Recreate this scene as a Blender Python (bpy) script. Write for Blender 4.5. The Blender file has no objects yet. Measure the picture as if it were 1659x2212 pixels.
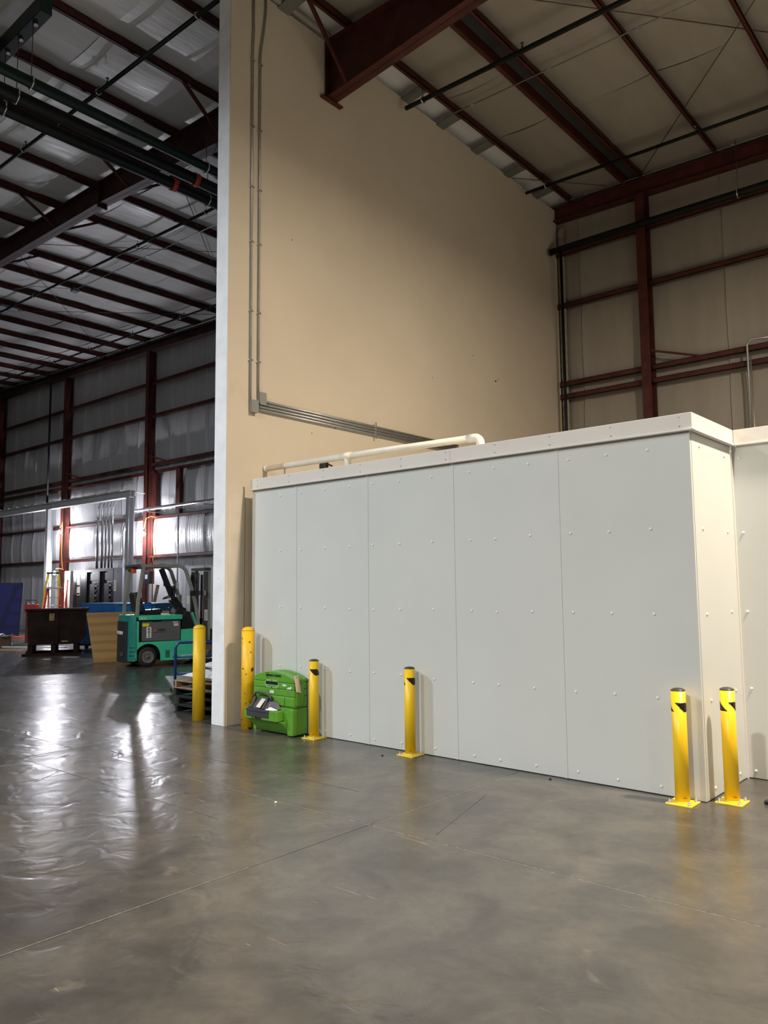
import bpy, math, random
from mathutils import Vector, Matrix
random.seed(7)
S = bpy.context.scene
COL = S.collection
# ------------------------------------------------------------------ camera
YAW, PIT, ROL, FPX, CAMH = math.radians(40.730), math.radians(5.508), math.radians(-0.543), 1671.98, 1.77
fw = Vector((-math.sin(YAW)*math.cos(PIT), math.cos(YAW)*math.cos(PIT), math.sin(PIT)))
rt = fw.cross(Vector((0, 0, 1))).normalized(); up = rt.cross(fw)
r2 = rt*math.cos(ROL) + up*math.sin(ROL); u2 = up*math.cos(ROL) - rt*math.sin(ROL)
cd = bpy.data.cameras.new('camera'); cam = bpy.data.objects.new('camera', cd); COL.objects.link(cam)
cd.sensor_fit = 'VERTICAL'; cd.sensor_height = 36.0; cd.lens = 36.0*FPX/2212.0
cd.clip_start = .05; cd.clip_end = 200
M4 = Matrix((r2, u2, -fw)).transposed().to_4x4(); M4.translation = (0, 0, CAMH)
cam.matrix_world = M4
S.camera = cam
# ------------------------------------------------------------------ world, exposure, large lights
w = bpy.data.worlds.new('world'); S.world = w; w.use_nodes = True
w.node_tree.nodes['Background'].inputs[0].default_value = (.5, .5, .55, 1)
w.node_tree.nodes['Background'].inputs[1].default_value = 0.02
S.view_settings.view_transform = 'Standard'; S.view_settings.look = 'None'
S.view_settings.exposure = -0.5; S.view_settings.gamma = 1.0
S.view_settings.use_curve_mapping = False
S.cycles.max_bounces = 8; S.cycles.diffuse_bounces = 5; S.cycles.glossy_bounces = 4
S.cycles.sample_clamp_indirect = 4.0
def highbay(name, loc, power, col, size=.5):
    l = bpy.data.lights.new(name, 'AREA'); l.shape = 'DISK'; l.size = size; l.energy = power; l.color = col
    o = bpy.data.objects.new(name, l); o.location = loc; COL.objects.link(o); return o
def bulb(name, loc, power, col, r=.08):
    l = bpy.data.lights.new(name, 'POINT'); l.shadow_soft_size = r; l.energy = power; l.color = col
    o = bpy.data.objects.new(name, l); o.location = loc; COL.objects.link(o); return o
COOL = (.80, .90, 1.0); WARM = (1.0, .84, .65); NEUT = (1.0, .95, .87)
highbay('highbay_light', (-13.5, -1.6, 9.2), 1700, COOL)
highbay('highbay_light', (1.0, 6.95, 8.3), 2150, WARM)
highbay('highbay_light', (-1.5, -7.0, 8.6), 2500, NEUT)
highbay('highbay_light', (-8.0, -4.5, 8.6), 900, NEUT)
highbay('highbay_light', (6.0, 1.0, 8.3), 300, WARM)
highbay('highbay_light', (-27.0, -3.0, 9.3), 700, COOL)
VIO = (.90, .90, 1.0)
bulb('work_light', (-30.75, 15.28, 4.12), 850, VIO)
bulb('work_light', (-24.45, 15.20, 3.72), 1150, VIO)
bulb('work_light', (-29.75, 14.62, 2.42), 600, VIO)
# ------------------------------------------------------------------ materials
def mat(name, col, rough=.6, metal=0., var=0., vscale=3., bump=0., bscale=20., stretch=(1,1,1), emis=0., coat=0., spec=.5, rvar=0., col2=None, spots=None):
    m = bpy.data.materials.new(name); m.use_nodes = True; n = m.node_tree.nodes; L = m.node_tree.links
    b = n['Principled BSDF']; b.inputs['Base Color'].default_value = (*col, 1); b.inputs['Roughness'].default_value = rough
    b.inputs['Metallic'].default_value = metal; b.inputs['Coat Weight'].default_value = coat; b.inputs['Specular IOR Level'].default_value = spec
    tc = n.new('ShaderNodeTexCoord'); mp = n.new('ShaderNodeMapping'); L.new(tc.outputs['Object'], mp.inputs[0]); mp.inputs['Scale'].default_value = stretch
    def noise(sc, det=4.):
        t = n.new('ShaderNodeTexNoise'); t.inputs['Scale'].default_value = sc; t.inputs['Detail'].default_value = det; L.new(mp.outputs[0], t.inputs['Vector']); return t
    src = None
    if var or col2:
        t = noise(vscale); r = n.new('ShaderNodeValToRGB'); L.new(t.outputs[0], r.inputs[0])
        a = col2 or tuple(c*(1-var) for c in col); z = col if col2 else tuple(min(1, c*(1+var)) for c in col)
        r.color_ramp.elements[0].color = (*a, 1); r.color_ramp.elements[1].color = (*z, 1)
        r.color_ramp.elements[0].position = .35; r.color_ramp.elements[1].position = .65
        src = r.outputs[0]
    if spots:
        scol, sscale, thr, wdt = spots
        t = noise(sscale, 3.); r = n.new('ShaderNodeValToRGB'); L.new(t.outputs[0], r.inputs[0])
        r.color_ramp.elements[0].position = thr; r.color_ramp.elements[1].position = thr+wdt
        r.color_ramp.elements[0].color = (0,0,0,1); r.color_ramp.elements[1].color = (1,1,1,1)
        mx = n.new('ShaderNodeMix'); mx.data_type = 'RGBA'; L.new(r.outputs[0], mx.inputs[0])
        if src: L.new(src, mx.inputs[6])
        else: mx.inputs[6].default_value = (*col, 1)
        mx.inputs[7].default_value = (*scol, 1); src = mx.outputs[2]
    if src: L.new(src, b.inputs['Base Color'])
    if rvar:
        t = noise(vscale*1.7, 5.); mr = n.new('ShaderNodeMapRange'); L.new(t.outputs[0], mr.inputs[0])
        mr.inputs[1].default_value = .3; mr.inputs[2].default_value = .7
        mr.inputs[3].default_value = max(.03, rough-rvar); mr.inputs[4].default_value = rough+rvar; L.new(mr.outputs[0], b.inputs['Roughness'])
    if bump:
        t = noise(bscale, 3.); bp = n.new('ShaderNodeBump'); bp.inputs['Strength'].default_value = 1.0; bp.inputs['Distance'].default_value = bump
        L.new(t.outputs[0], bp.inputs['Height']); L.new(bp.outputs[0], b.inputs['Normal'])
    if emis:
        b.inputs['Emission Color'].default_value = (*col, 1); b.inputs['Emission Strength'].default_value = emis
    return m
def floor_mat():
    m = bpy.data.materials.new('polished_concrete'); m.use_nodes = True; n = m.node_tree.nodes; L = m.node_tree.links
    b = n['Principled BSDF']; g = n.new('ShaderNodeNewGeometry')
    def noise(sc, det=5., dist=0., st=None, rough=.55):
        t = n.new('ShaderNodeTexNoise'); t.inputs['Scale'].default_value = sc; t.inputs['Detail'].default_value = det; t.inputs['Distortion'].default_value = dist; t.inputs['Roughness'].default_value = rough
        if st:
            mp = n.new('ShaderNodeMapping'); mp.inputs['Scale'].default_value = st[:3]; mp.inputs['Rotation'].default_value = (0, 0, st[3]); L.new(g.outputs['Position'], mp.inputs[0]); L.new(mp.outputs[0], t.inputs['Vector'])
        else: L.new(g.outputs['Position'], t.inputs['Vector'])
        return t
    def ramp(t, p0, c0, p1, c1):
        r = n.new('ShaderNodeValToRGB'); L.new(t.outputs[0], r.inputs[0]); e = r.color_ramp.elements
        e[0].position = p0; e[1].position = p1; e[0].color = (*c0, 1); e[1].color = (*c1, 1); return r
    def mix(a, bb, f, mode='MIX', fac=None):
        x = n.new('ShaderNodeMix'); x.data_type = 'RGBA'; x.blend_type = mode
        L.new(a, x.inputs[6])
        if isinstance(bb, tuple): x.inputs[7].default_value = (*bb, 1)
        else: L.new(bb, x.inputs[7])
        if f is not None: L.new(f, x.inputs[0])
        else: x.inputs[0].default_value = fac
        return x.outputs[2]
    c = ramp(noise(.55, 6.), .35, (.060, .055, .048), .66, (.098, .090, .078)).outputs[0]
    d = ramp(noise(2.3, 6., .6), .36, (.66, .66, .67), .64, (1.14, 1.12, 1.08)).outputs[0]
    c = mix(c, d, None, 'MULTIPLY', 1.0)
    d = ramp(noise(14, 4.), .35, (.9, .9, .9), .7, (1.06, 1.06, 1.06)).outputs[0]
    c = mix(c, d, None, 'MULTIPLY', 1.0)
    c = mix(c, (.30, .25, .19), ramp(noise(1.1, 6., 1.2), .66, (0, 0, 0), .76, (.55, .55, .55)).outputs[0])     # pale scuffs
    c = mix(c, (.06, .055, .05), ramp(noise(5.5, 3.), .72, (0, 0, 0), .76, (.8, .8, .8)).outputs[0])             # oil drops
    c = mix(c, (.34, .32, .29), ramp(noise(1.0, 2., 2.5, (1.2, 26, 1, .9)), .735, (0, 0, 0), .76, (.5, .5, .5)).outputs[0])   # scratches
    L.new(c, b.inputs['Base Color'])
    mr = n.new('ShaderNodeMapRange'); L.new(noise(1.6, 7., .5).outputs[0], mr.inputs[0])
    mr.inputs[1].default_value = .3; mr.inputs[2].default_value = .7; mr.inputs[3].default_value = .235; mr.inputs[4].default_value = .315
    L.new(mr.outputs[0], b.inputs['Roughness']); b.inputs['Specular IOR Level'].default_value = .95
    bp = n.new('ShaderNodeBump'); bp.inputs['Distance'].default_value = .0085; L.new(noise(4.2, 2.5, .8).outputs[0], bp.inputs['Height'])
    bp2 = n.new('ShaderNodeBump'); bp2.inputs['Distance'].default_value = .00025; L.new(noise(60, 2.).outputs[0], bp2.inputs['Height'])
    L.new(bp.outputs[0], bp2.inputs['Normal']); L.new(bp2.outputs[0], b.inputs['Normal'])
    return m
def wood_mat(name, c1, c2, sc, st):
    m = bpy.data.materials.new(name); m.use_nodes = True; n = m.node_tree.nodes; L = m.node_tree.links; b = n['Principled BSDF']
    tc = n.new('ShaderNodeTexCoord'); mp = n.new('ShaderNodeMapping'); mp.inputs['Scale'].default_value = st; L.new(tc.outputs['Object'], mp.inputs[0])
    wv = n.new('ShaderNodeTexWave'); wv.inputs['Scale'].default_value = sc; wv.inputs['Distortion'].default_value = 16; wv.inputs['Detail'].default_value = 4; wv.inputs['Detail Scale'].default_value = .6
    wv.bands_direction = 'Z'; L.new(mp.outputs[0], wv.inputs['Vector']); r = n.new('ShaderNodeValToRGB'); L.new(wv.outputs[0], r.inputs[0])
    r.color_ramp.elements[0].color = (*c1, 1); r.color_ramp.elements[1].color = (*c2, 1); r.color_ramp.elements[1].position = .7
    L.new(r.outputs[0], b.inputs['Base Color']); b.inputs['Roughness'].default_value = .6; return m
M = {}
M['floor'] = floor_mat()
M['slab_base'] = mat('joint_bed', (.02, .018, .016), .9)
M['filler'] = mat('joint_filler', (.05, .045, .04), .8, var=.3)
M['beige'] = mat('beige_paint', (.64, .56, .445), .62, var=.035, vscale=.7, bump=.0006, bscale=60, spots=((.60, .52, .41), 1.2, .7, .05))
M['beige_low'] = mat('beige_scuffed_paint', (.62, .55, .44), .6, var=.06, vscale=3, bump=.001, bscale=25, spots=((.30, .25, .19), 9, .74, .02))
M['white_old'] = mat('white_wall_paint', (.86, .87, .90), .55, var=.05, vscale=5, bump=.004, bscale=9, spots=((.45, .42, .38), 10, .76, .02))
M['frp'] = mat('white_panel', (.62, .645, .635), .30, var=.02, vscale=1.2, bump=.0005, bscale=220, spec=.4)
M['trim'] = mat('white_trim', (.70, .67, .63), .4, var=.02)
M['rivet'] = mat('rivet_plastic', (.85, .85, .84), .3)
M['screw'] = mat('screw_head', (.30, .28, .26), .4, metal=.6)
M['foil'] = mat('insulation_vinyl', (.66, .66, .65), .36, var=.05, vscale=1.5, bump=.010, bscale=2.0, stretch=(3.0, .5, .5), spec=.6, rvar=.08)
M['foilw'] = mat('insulation_vinyl_wall', (.50, .50, .51), .33, var=.05, vscale=2, bump=.022, bscale=2.2, stretch=(7.0, 1, .30), spec=.6, rvar=.08)
M['foilr'] = mat('insulation_vinyl_dimmed', (.28, .25, .21), .5, var=.06, vscale=1.2, bump=.006, bscale=1.5, stretch=(3.0, .6, .6), spec=.35)  # same white vinyl, with dim warm lamplight put into the colour
M['red'] = mat('red_oxide_primer', (.062, .015, .011), .5, var=.25, vscale=4, spec=.3)
M['redd'] = mat('red_oxide_dark', (.040, .012, .010), .55, var=.25, vscale=4, spec=.4)
M['clip'] = mat('galvanized_clip', (.15, .16, .145), .5, metal=.3, var=.1)
M['blackpipe'] = mat('black_pipe', (.006, .008, .008), .45, var=.2, spec=.3)
M['greenpipe'] = mat('dark_green_pipe', (.004, .017, .013), .4, var=.2, spec=.3)
M['galv'] = mat('galvanized_steel', (.72, .73, .75), .26, metal=.9, var=.1, vscale=12)
M['conduit'] = mat('conduit_steel', (.42, .43, .43), .38, metal=.75, var=.08, vscale=8)
M['boxgrey'] = mat('junction_box_grey', (.25, .26, .25), .5)
M['coupling'] = mat('orange_coupling', (.42, .06, .02), .45)
M['pvc'] = mat('cream_pvc', (.80, .76, .66), .35, var=.05, vscale=6)
M['yellow'] = mat('yellow_sleeve', (.86, .56, .01), .38)
M['yellowbase'] = mat('yellow_powder_coat', (.90, .68, .05), .35)
M['yellowold'] = mat('chipped_yellow_paint', (.78, .46, .008), .42, var=.12, vscale=3, spots=((.07, .04, .015), 17, .645, .015))
M['yellowold2'] = mat('worn_yellow_paint', (.80, .50, .01), .42, var=.10, vscale=4, spots=((.16, .10, .03), 15, .75, .015))
M['black'] = mat('black_plastic', (.012, .012, .013), .4)
M['vinylblack'] = mat('black_tape', (.008, .008, .008), .5)
M['darkcap'] = mat('charcoal_cap', (.035, .04, .04), .4)
M['green'] = mat('green_plastic', (.115, .33, .035), .36, var=.08, vscale=5, bump=.0004, bscale=150)
M['greenlit'] = mat('light_green_plate', (.22, .47, .13), .4)
M['grime'] = mat('dark_grey_basin', (.055, .055, .065), .38, var=.1)
M['paper'] = mat('paper_label', (.72, .68, .60), .7)
M['manila'] = mat('manila_tag', (.68, .60, .47), .7)
M['white'] = mat('white_plastic', (.82, .82, .82), .4)
M['pink'] = mat('pink_tag', (.75, .15, .13), .6)
M['teal'] = mat('teal_green_paint', (.065, .60, .34), .4, var=.08, vscale=4, spots=((.30, .24, .12), 9, .75, .02))
M['tealdark'] = mat('teal_counterweight', (.012, .20, .15), .42, var=.1, vscale=4, spots=((.30, .26, .12), 8, .76, .02))
M['charcoal'] = mat('charcoal_panel', (.02, .02, .024), .5)
M['greypanel'] = mat('battery_panel_grey', (.13, .13, .12), .45, var=.05)
M['guard'] = mat('guard_grey', (.28, .27, .22), .4, var=.08)
M['mast'] = mat('mast_steel', (.075, .07, .06), .45, var=.15)
M['rubber'] = mat('tyre_rubber', (.018, .017, .016), .75, var=.2, vscale=9)
M['rim'] = mat('dusty_rim', (.13, .12, .105), .6, metal=.3, var=.3, vscale=14)
M['rimring'] = mat('pale_rim_ring', (.34, .31, .25), .5, metal=.3)
M['seat'] = mat('black_vinyl', (.018, .018, .018), .42)
M['yel'] = mat('yellow_label', (.90, .72, .02), .4)
M['amber'] = mat('orange_beacon', (.75, .10, .01), .25)
M['redsign'] = mat('red_print', (.50, .03, .03), .4)
M['ply'] = wood_mat('plywood_grain', (.33, .185, .060), (.43, .25, .090), .7, (.35, .35, 2.0))
M['plyedge'] = mat('plywood_edge', (.40, .26, .12), .7, var=.2, vscale=20)
M['palletwood'] = mat('pallet_wood', (.28, .19, .12), .75, var=.25, vscale=9)
M['palletblack'] = mat('black_pallet', (.014, .014, .015), .6)
M['bag'] = mat('white_sack', (.72, .73, .76), .5, bump=.006, bscale=9)
M['blue'] = mat('blue_handle', (.012, .035, .16), .35)
M['bluebin'] = mat('blue_painted_steel', (.012, .085, .26), .42, var=.15, vscale=2)
M['bluebin2'] = mat('bright_blue_steel', (.008, .13, .36), .42, var=.1, vscale=2)
M['navy'] = mat('navy_blue_panel', (.003, .006, .11), .5, var=.1)
M['rust'] = mat('rust_brown_steel', (.014, .007, .005), .8, spec=.15, var=.35, vscale=3, spots=((.03, .02, .017), 3.5, .70, .06))
M['cab'] = mat('black_cabinet', (.014, .015, .019), .4)
M['cabin'] = mat('cabinet_inside', (.03, .032, .042), .5, var=.4, vscale=10)
M['cabgrey'] = mat('grey_cabinet', (.17, .175, .21), .45)
M['frame'] = mat('grey_painted_frame', (.55, .56, .57), .42, var=.05)
M['ladyellow'] = mat('ladder_yellow', (.60, .42, .01), .45)
M['ladred'] = mat('ladder_red', (.52, .02, .035), .45)
M['alu'] = mat('aluminium', (.65, .65, .66), .35, metal=.8)
M['redbox'] = mat('red_paint', (.48, .02, .02), .45)
M['redjack'] = mat('dark_red_paint', (.14, .012, .014), .5)
M['cordor'] = mat('orange_cord', (.90, .13, .01), .5)
M['cordye'] = mat('yellow_orange_cord', (.85, .30, .03), .5)
M['card'] = mat('cardboard', (.27, .17, .10), .8, var=.1)
M['rod'] = mat('steel_rod', (.10, .07, .055), .5, metal=.4)
M['bulb'] = mat('lit_bulb', (1, .97, .95), .4, emis=150.)
M['diff'] = mat('lit_tube', (1, 1, 1), .4, emis=1.6)
M['rustcord'] = mat('plank', (.34, .24, .16), .7, var=.3, vscale=12)
# ------------------------------------------------------------------ mesh helpers
class MB:
    def __init__(s): s.v = []; s.f = []; s.sm = []
    def add(s, vs, fs, smooth=False):
        n = len(s.v); s.v += [tuple(v) for v in vs]; s.f += [tuple(i+n for i in f) for f in fs]; s.sm += [smooth]*len(fs); return s
    def box(s, x0, x1, y0, y1, z0, z1):
        return s.add([(x0,y0,z0),(x1,y0,z0),(x1,y1,z0),(x0,y1,z0),(x0,y0,z1),(x1,y0,z1),(x1,y1,z1),(x0,y1,z1)],
                     [(0,3,2,1),(4,5,6,7),(0,1,5,4),(1,2,6,5),(2,3,7,6),(3,0,4,7)])
    def hexa(s, b, t):
        return s.add(list(b)+list(t), [(0,3,2,1),(4,5,6,7),(0,1,5,4),(1,2,6,5),(2,3,7,6),(3,0,4,7)])
    def beam(s, p, q, wd, ht, upv=(0,0,1)):
        p = Vector(p); q = Vector(q); d = (q-p).normalized(); u = Vector(upv)
        if abs(d.dot(u)) > .98: u = Vector((1,0,0))
        a = d.cross(u).normalized()*wd/2; b = a.cross(d).normalized()*ht/2
        return s.hexa([p-a-b, p+a-b, p+a+b, p-a+b], [q-a-b, q+a-b, q+a+b, q-a+b])
    def tube(s, pts, r, n=8, cap=True, closed=False, rs=None):
        pts = [Vector(p) for p in pts]; k = len(pts); ring = []; prev = None
        for i, p in enumerate(pts):
            if closed: d = (pts[(i+1) % k]-pts[i-1])
            else: d = (pts[min(i+1, k-1)]-pts[max(i-1, 0)])
            d.normalize()
            if prev is None:
                a = d.orthogonal().normalized()
            else:
                a = (prev-d*prev.dot(d)).normalized()
            prev = a; b = d.cross(a); rr = rs[i] if rs else r
            ring.append([p+(a*math.cos(2*math.pi*j/n)+b*math.sin(2*math.pi*j/n))*rr for j in range(n)])
        vs = [v for g in ring for v in g]; fs = []
        for i in range(k if closed else k-1):
            for j in range(n):
                a0 = i*n+j; a1 = i*n+(j+1) % n; i2 = ((i+1) % k)*n
                fs.append((a0, a1, i2+(j+1) % n, i2+j))
        s.add(vs, fs, True)
        if cap and not closed:
            m = len(s.v)-len(vs); s.f += [tuple(m+j for j in reversed(range(n))), tuple(m+(k-1)*n+j for j in range(n))]; s.sm += [False, False]
        return s
    def cyl(s, p, q, r, r1=None, n=16): return s.tube([p, q], r, n, rs=[r, r if r1 is None else r1])
    def lathe(s, prof, c=(0,0,0), n=20, axis='z'):
        vs = []; fs = []
        for (r, z) in prof:
            for j in range(n):
                a = 2*math.pi*j/n; x, y = r*math.cos(a), r*math.sin(a)
                p = (x, y, z) if axis == 'z' else ((x, z, y) if axis == 'y' else (z, x, y))
                vs.append((p[0]+c[0], p[1]+c[1], p[2]+c[2]))
        for i in range(len(prof)-1):
            for j in range(n): fs.append((i*n+j, i*n+(j+1) % n, (i+1)*n+(j+1) % n, (i+1)*n+j))
        s.add(vs, fs, True); m = len(s.v)-len(vs)
        s.f += [tuple(m+j for j in reversed(range(n))), tuple(m+(len(prof)-1)*n+j for j in range(n))]; s.sm += [False, False]
        return s
    def prism(s, poly, a0, a1, ax='y'):
        n = len(poly)
        def P(u, v, t): return (u, t, v) if ax == 'y' else ((t, u, v) if ax == 'x' else (u, v, t))
        vs = [P(u, v, a0) for u, v in poly]+[P(u, v, a1) for u, v in poly]
        fs = [tuple(range(n)), tuple(range(2*n-1, n-1, -1))]+[(i, i+n, (i+1) % n+n, (i+1) % n) for i in range(n)]
        return s.add(vs, fs)
    def grid(s, fn, nu, nv, smooth=True):
        vs = [fn(i/nu, j/nv) for j in range(nv+1) for i in range(nu+1)]
        return s.add(vs, [(j*(nu+1)+i, j*(nu+1)+i+1, (j+1)*(nu+1)+i+1, (j+1)*(nu+1)+i) for j in range(nv) for i in range(nu)], smooth)
    def mesh(s, name, m):
        me = bpy.data.meshes.new(name); me.from_pydata(s.v, [], s.f)
        me.polygons.foreach_set('use_smooth', s.sm)
        me.update(); me.validate(); me.materials.append(m)
        return me
    def build(s, name, m, parent=None, bevel=0, kind=None, label=None, loc=None, recalc=True):
        me = s.mesh(name, m)
        if recalc:
            import bmesh
            bm = bmesh.new(); bm.from_mesh(me); bmesh.ops.recalc_face_normals(bm, faces=bm.faces); bm.to_mesh(me); bm.free()
        return link(me, name, parent, bevel, kind, label, loc)
def link(me, name, parent=None, bevel=0, kind=None, label=None, loc=None, rot=None):
    o = bpy.data.objects.new(name, me); COL.objects.link(o)
    if parent is not None: o.parent = parent
    if loc is not None: o.location = loc
    if rot is not None: o.rotation_euler = rot
    if bevel:
        b = o.modifiers.new('bevel', 'BEVEL'); b.width = bevel; b.segments = 2; b.limit_method = 'ANGLE'; b.angle_limit = math.radians(40)
    if kind: o['kind'] = kind
    if label: o['label'] = label
    return o
def tag(o, label, cat, group=None):
    o['label'] = label; o['category'] = cat
    if group: o['group'] = group
    return o
def thing(name, label, cat, loc=(0,0,0), rz=0, group=None):
    o = bpy.data.objects.new(name, None); o.empty_display_size = .1; COL.objects.link(o); o.location = loc; o.rotation_euler = (0, 0, rz)
    return tag(o, label, cat, group)
def copy_tree(o, parent=None):
    c = o.copy(); COL.objects.link(c)
    if parent: c.parent = parent
    for ch in list(o.children): copy_tree(ch, c)
    return c
def text(name, string, size, m, parent, loc, rot=(0,0,0), ext=.0012, sx=1., label=None, bold=0., space=1.):
    cu = bpy.data.curves.new('t', 'FONT'); cu.body = string; cu.size = size; cu.extrude = ext; cu.align_x = 'CENTER'; cu.align_y = 'CENTER'; cu.offset = bold
    cu.resolution_u = 3; cu.space_line = space
    t = bpy.data.objects.new('t', cu); COL.objects.link(t)
    me = bpy.data.meshes.new_from_object(t.evaluated_get(bpy.context.evaluated_depsgraph_get())); COL.objects.unlink(t); bpy.data.objects.remove(t)
    me.materials.clear(); me.materials.append(m)
    for v in me.vertices: v.co.x *= sx
    return link(me, name, parent, loc=loc, rot=rot, label=label)
R90 = math.pi/2
def lerp(a, b, t): return a+(b-a)*t
def rz_top(x): return 10.23-.0268*x           # top of rafters / underside of purlins
YB = 15.9                                     # face of the back wall framing
# ------------------------------------------------------------------ floor
fl = MB().box(-46, 12, -17, 16.2, -.25, -.010).build('floor', M['slab_base'], kind='structure')
xs = [-46]+[-4.0+4.43*k for k in range(-9, 4)]+[12]; ys = [-17]+[4.45+4.02*k for k in range(-5, 3)]+[16.2]
for i in range(len(xs)-1):
    for j in range(len(ys)-1):
        if xs[i+1]-xs[i] < .1 or ys[j+1]-ys[j] < .1: continue
        MB().box(xs[i]+.003, xs[i+1]-.003, ys[j]+.003, ys[j+1]-.003, -.010, 0).build('concrete_slab', M['floor'], fl, recalc=False)
def saw(p, q, wd=.006, m='filler', nm='saw_cut'):
    MB().beam((p[0], p[1], .0002), (q[0], q[1], .0002), wd, .0012).build(nm, M[m], fl, recalc=False)
for p, q in [((-8.95, 3.83), (-5.0, 3.82)), ((-7.55, 5.06), (-4.7, 5.09)), ((-11.2, 5.07), (-8.85, 5.10)), ((-7.54, 3.84), (-7.25, 3.45)), ((-7.36, 3.1), (-7.36, 3.83)),
             ((-8.41, 3.84), (-8.44, 5.7)), ((-8.33, 3.9), (-8.36, 5.1)), ((-7.57, 4.5), (-7.56, 5.06)), ((-10.1, 6.39), (-8.96, 6.40)), ((-13.9, 8.5), (-12.6, 8.44)), ((-3.47, 4.56), (-3.78, 5.68))]:
    saw(p, q)
M['pale'] = mat('chipped_joint_edge', (.22, .205, .18), .8, var=.4, vscale=30)
MB().box(-4.009, -4.0035, .0, 3.3, -.0005, .0006).build('joint_edge', M['pale'], fl)
MB().box(-3.9965, -3.991, 4.5, 6.6, -.0005, .0006).build('joint_edge', M['pale'], fl)
MB().box(-12, 6, 4.4405, 4.4465, -.0005, .0006).build('joint_edge', M['pale'], fl)
# joint filler in the two long joints
MB().box(-20, 8, 4.4475, 4.4525, -.0099, -.003).build('joint_filler', M['filler'], fl)
# ------------------------------------------------------------------ enclosing walls
MB().box(-46.3, -46, -17, 16.2, 0, 12).build('wall_left', M['foilr'], kind='structure')
MB().box(12, 12.3, -17, 16.2, 0, 11).build('wall_right', M['foilr'], kind='structure')
MB().box(-46, 12, -17.3, -17, 0, 12).build('wall_front', M['foilr'], kind='structure')
# ------------------------------------------------------------------ ceiling
ce = MB().hexa([(-46.3, -17.3, rz_top(-46.3)+.26), (12.3, -17.3, rz_top(12.3)+.26), (12.3, 16.3, rz_top(12.3)+.26), (-46.3, 16.3, rz_top(-46.3)+.26)],
               [(-46.3, -17.3, 11.9), (12.3, -17.3, 11.9), (12.3, 16.3, 11.9), (-46.3, 16.3, 11.9)]).build('ceiling', M['foilr'], kind='structure')
PX = [7.85-1.554*k for k in range(0, 8)]+[-4.57, -6.1, -6.42, -7.77, -9.33]+[-10.87-1.57*k for k in range(0, 23)]
PX = sorted(set(round(x, 3) for x in PX))
PX = [x for x in PX if not (-4.5 < x < -4.0)]
for x in PX:
    z0 = rz_top(x); s = -1 if x == -6.42 else 1
    t = .012; h = .2; f = .065
    mb = MB()
    mb.box(x-t/2, x+t/2, -17, 15.72, z0, z0+h)
    mb.box(min(x, x+s*f), max(x, x+s*f), -17, 15.72, z0, z0+t)
    mb.box(min(x, x-s*f), max(x, x-s*f), -17, 15.72, z0+h-t, z0+h)
    mb.box(min(x+s*f-t, x+s*f), max(x+s*f-t, x+s*f), -17, 15.72, z0, z0+.03)
    mb.build('purlin', M['red'], ce, recalc=False)
MB().box(-6.355, -6.18, -17, 15.7, rz_top(-6.3)+.10, rz_top(-6.3)+.12).build('gap_shade_strip', M['slab_base'], ce, recalc=False)  # added black strip, stands in for the shaded gap between the paired purlins
def blanket(x0, x1, y0, y1, mb, seam=True):
    sg = .035+.02*random.random(); ph = random.random()*6
    def fn(u, v):
        x = lerp(x0, x1, u); y = lerp(y0, y1, v)
        z = rz_top(x)+.205-sg*math.sin(math.pi*u)*(1+.2*math.sin(ph+v*3)) - (.018 if v in (0, 1) else 0) - .006*math.sin(ph+v*9+u*3)
        return (x, y, z)
    mb.grid(fn, 5, 6)
rest = MB(); SEAM = 1.66
yy = [15.9-SEAM*k for k in range(21)]
for i in range(len(PX)-1):
    x0, x1 = PX[i], PX[i+1]
    for j in range(20):
        y1, y0 = yy[j], max(yy[j+1], -17.2)
        if y0 >= y1: continue
        ymin = 4.0 if x0 > -24 else 10.0
        vis = (-34 < x0 < -8 and y0 > ymin-1) or (-8 <= x0 < 0 and y0 > 5)
        if vis:
            mb = MB(); blanket(x0, x1, y0, y1, mb); mb.build('insulation_blanket', M['foilr'] if x0 > -8.3 else M['foil'], ce, recalc=False)
        else: blanket(x0, x1, y0, y1, rest)
rest.build('insulation_blanket_rest', M['foil'], ce, kind='stuff', recalc=False)
# rafters (roof frames)
def rafter(Y, pts, m='red'):
    mb = MB(); top = [(x, rz_top(x)) for x, _ in pts]; bot = [(x, b) for x, b in pts]
    for i in range(len(pts)-1):
        (xa, ba), (xb, bb) = pts[i], pts[i+1]; ta, tb = rz_top(xa), rz_top(xb)
        def slab(x0, za0, za1, x1, zb0, zb1, y0, y1):
            mb.hexa([(x0, y0, za0), (x1, y0, zb0), (x1, y1, zb0), (x0, y1, za0)], [(x0, y0, za1), (x1, y0, zb1), (x1, y1, zb1), (x0, y1, za1)])
        slab(xa, ba, ta, xb, bb, tb, Y-.008, Y+.008)
        slab(xa, ta-.018, ta-.001, xb, tb-.018, tb-.001, Y-.11, Y+.11)
        slab(xa, ba, ba+.02, xb, bb, bb+.02, Y-.11, Y+.11)
    return mb
prof = [(-46, rz_top(-46)-.55), (-28, rz_top(-28)-.52), (-15.2, rz_top(-15.2)-.50), (-13.2, 10.0), (-11.06, 9.853), (-8.47, 9.50)]
profR = [(-8.19, 9.472), (-5.4, 9.70), (-2.5, rz_top(-2.5)-.55), (12, rz_top(12)-.55)]
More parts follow.
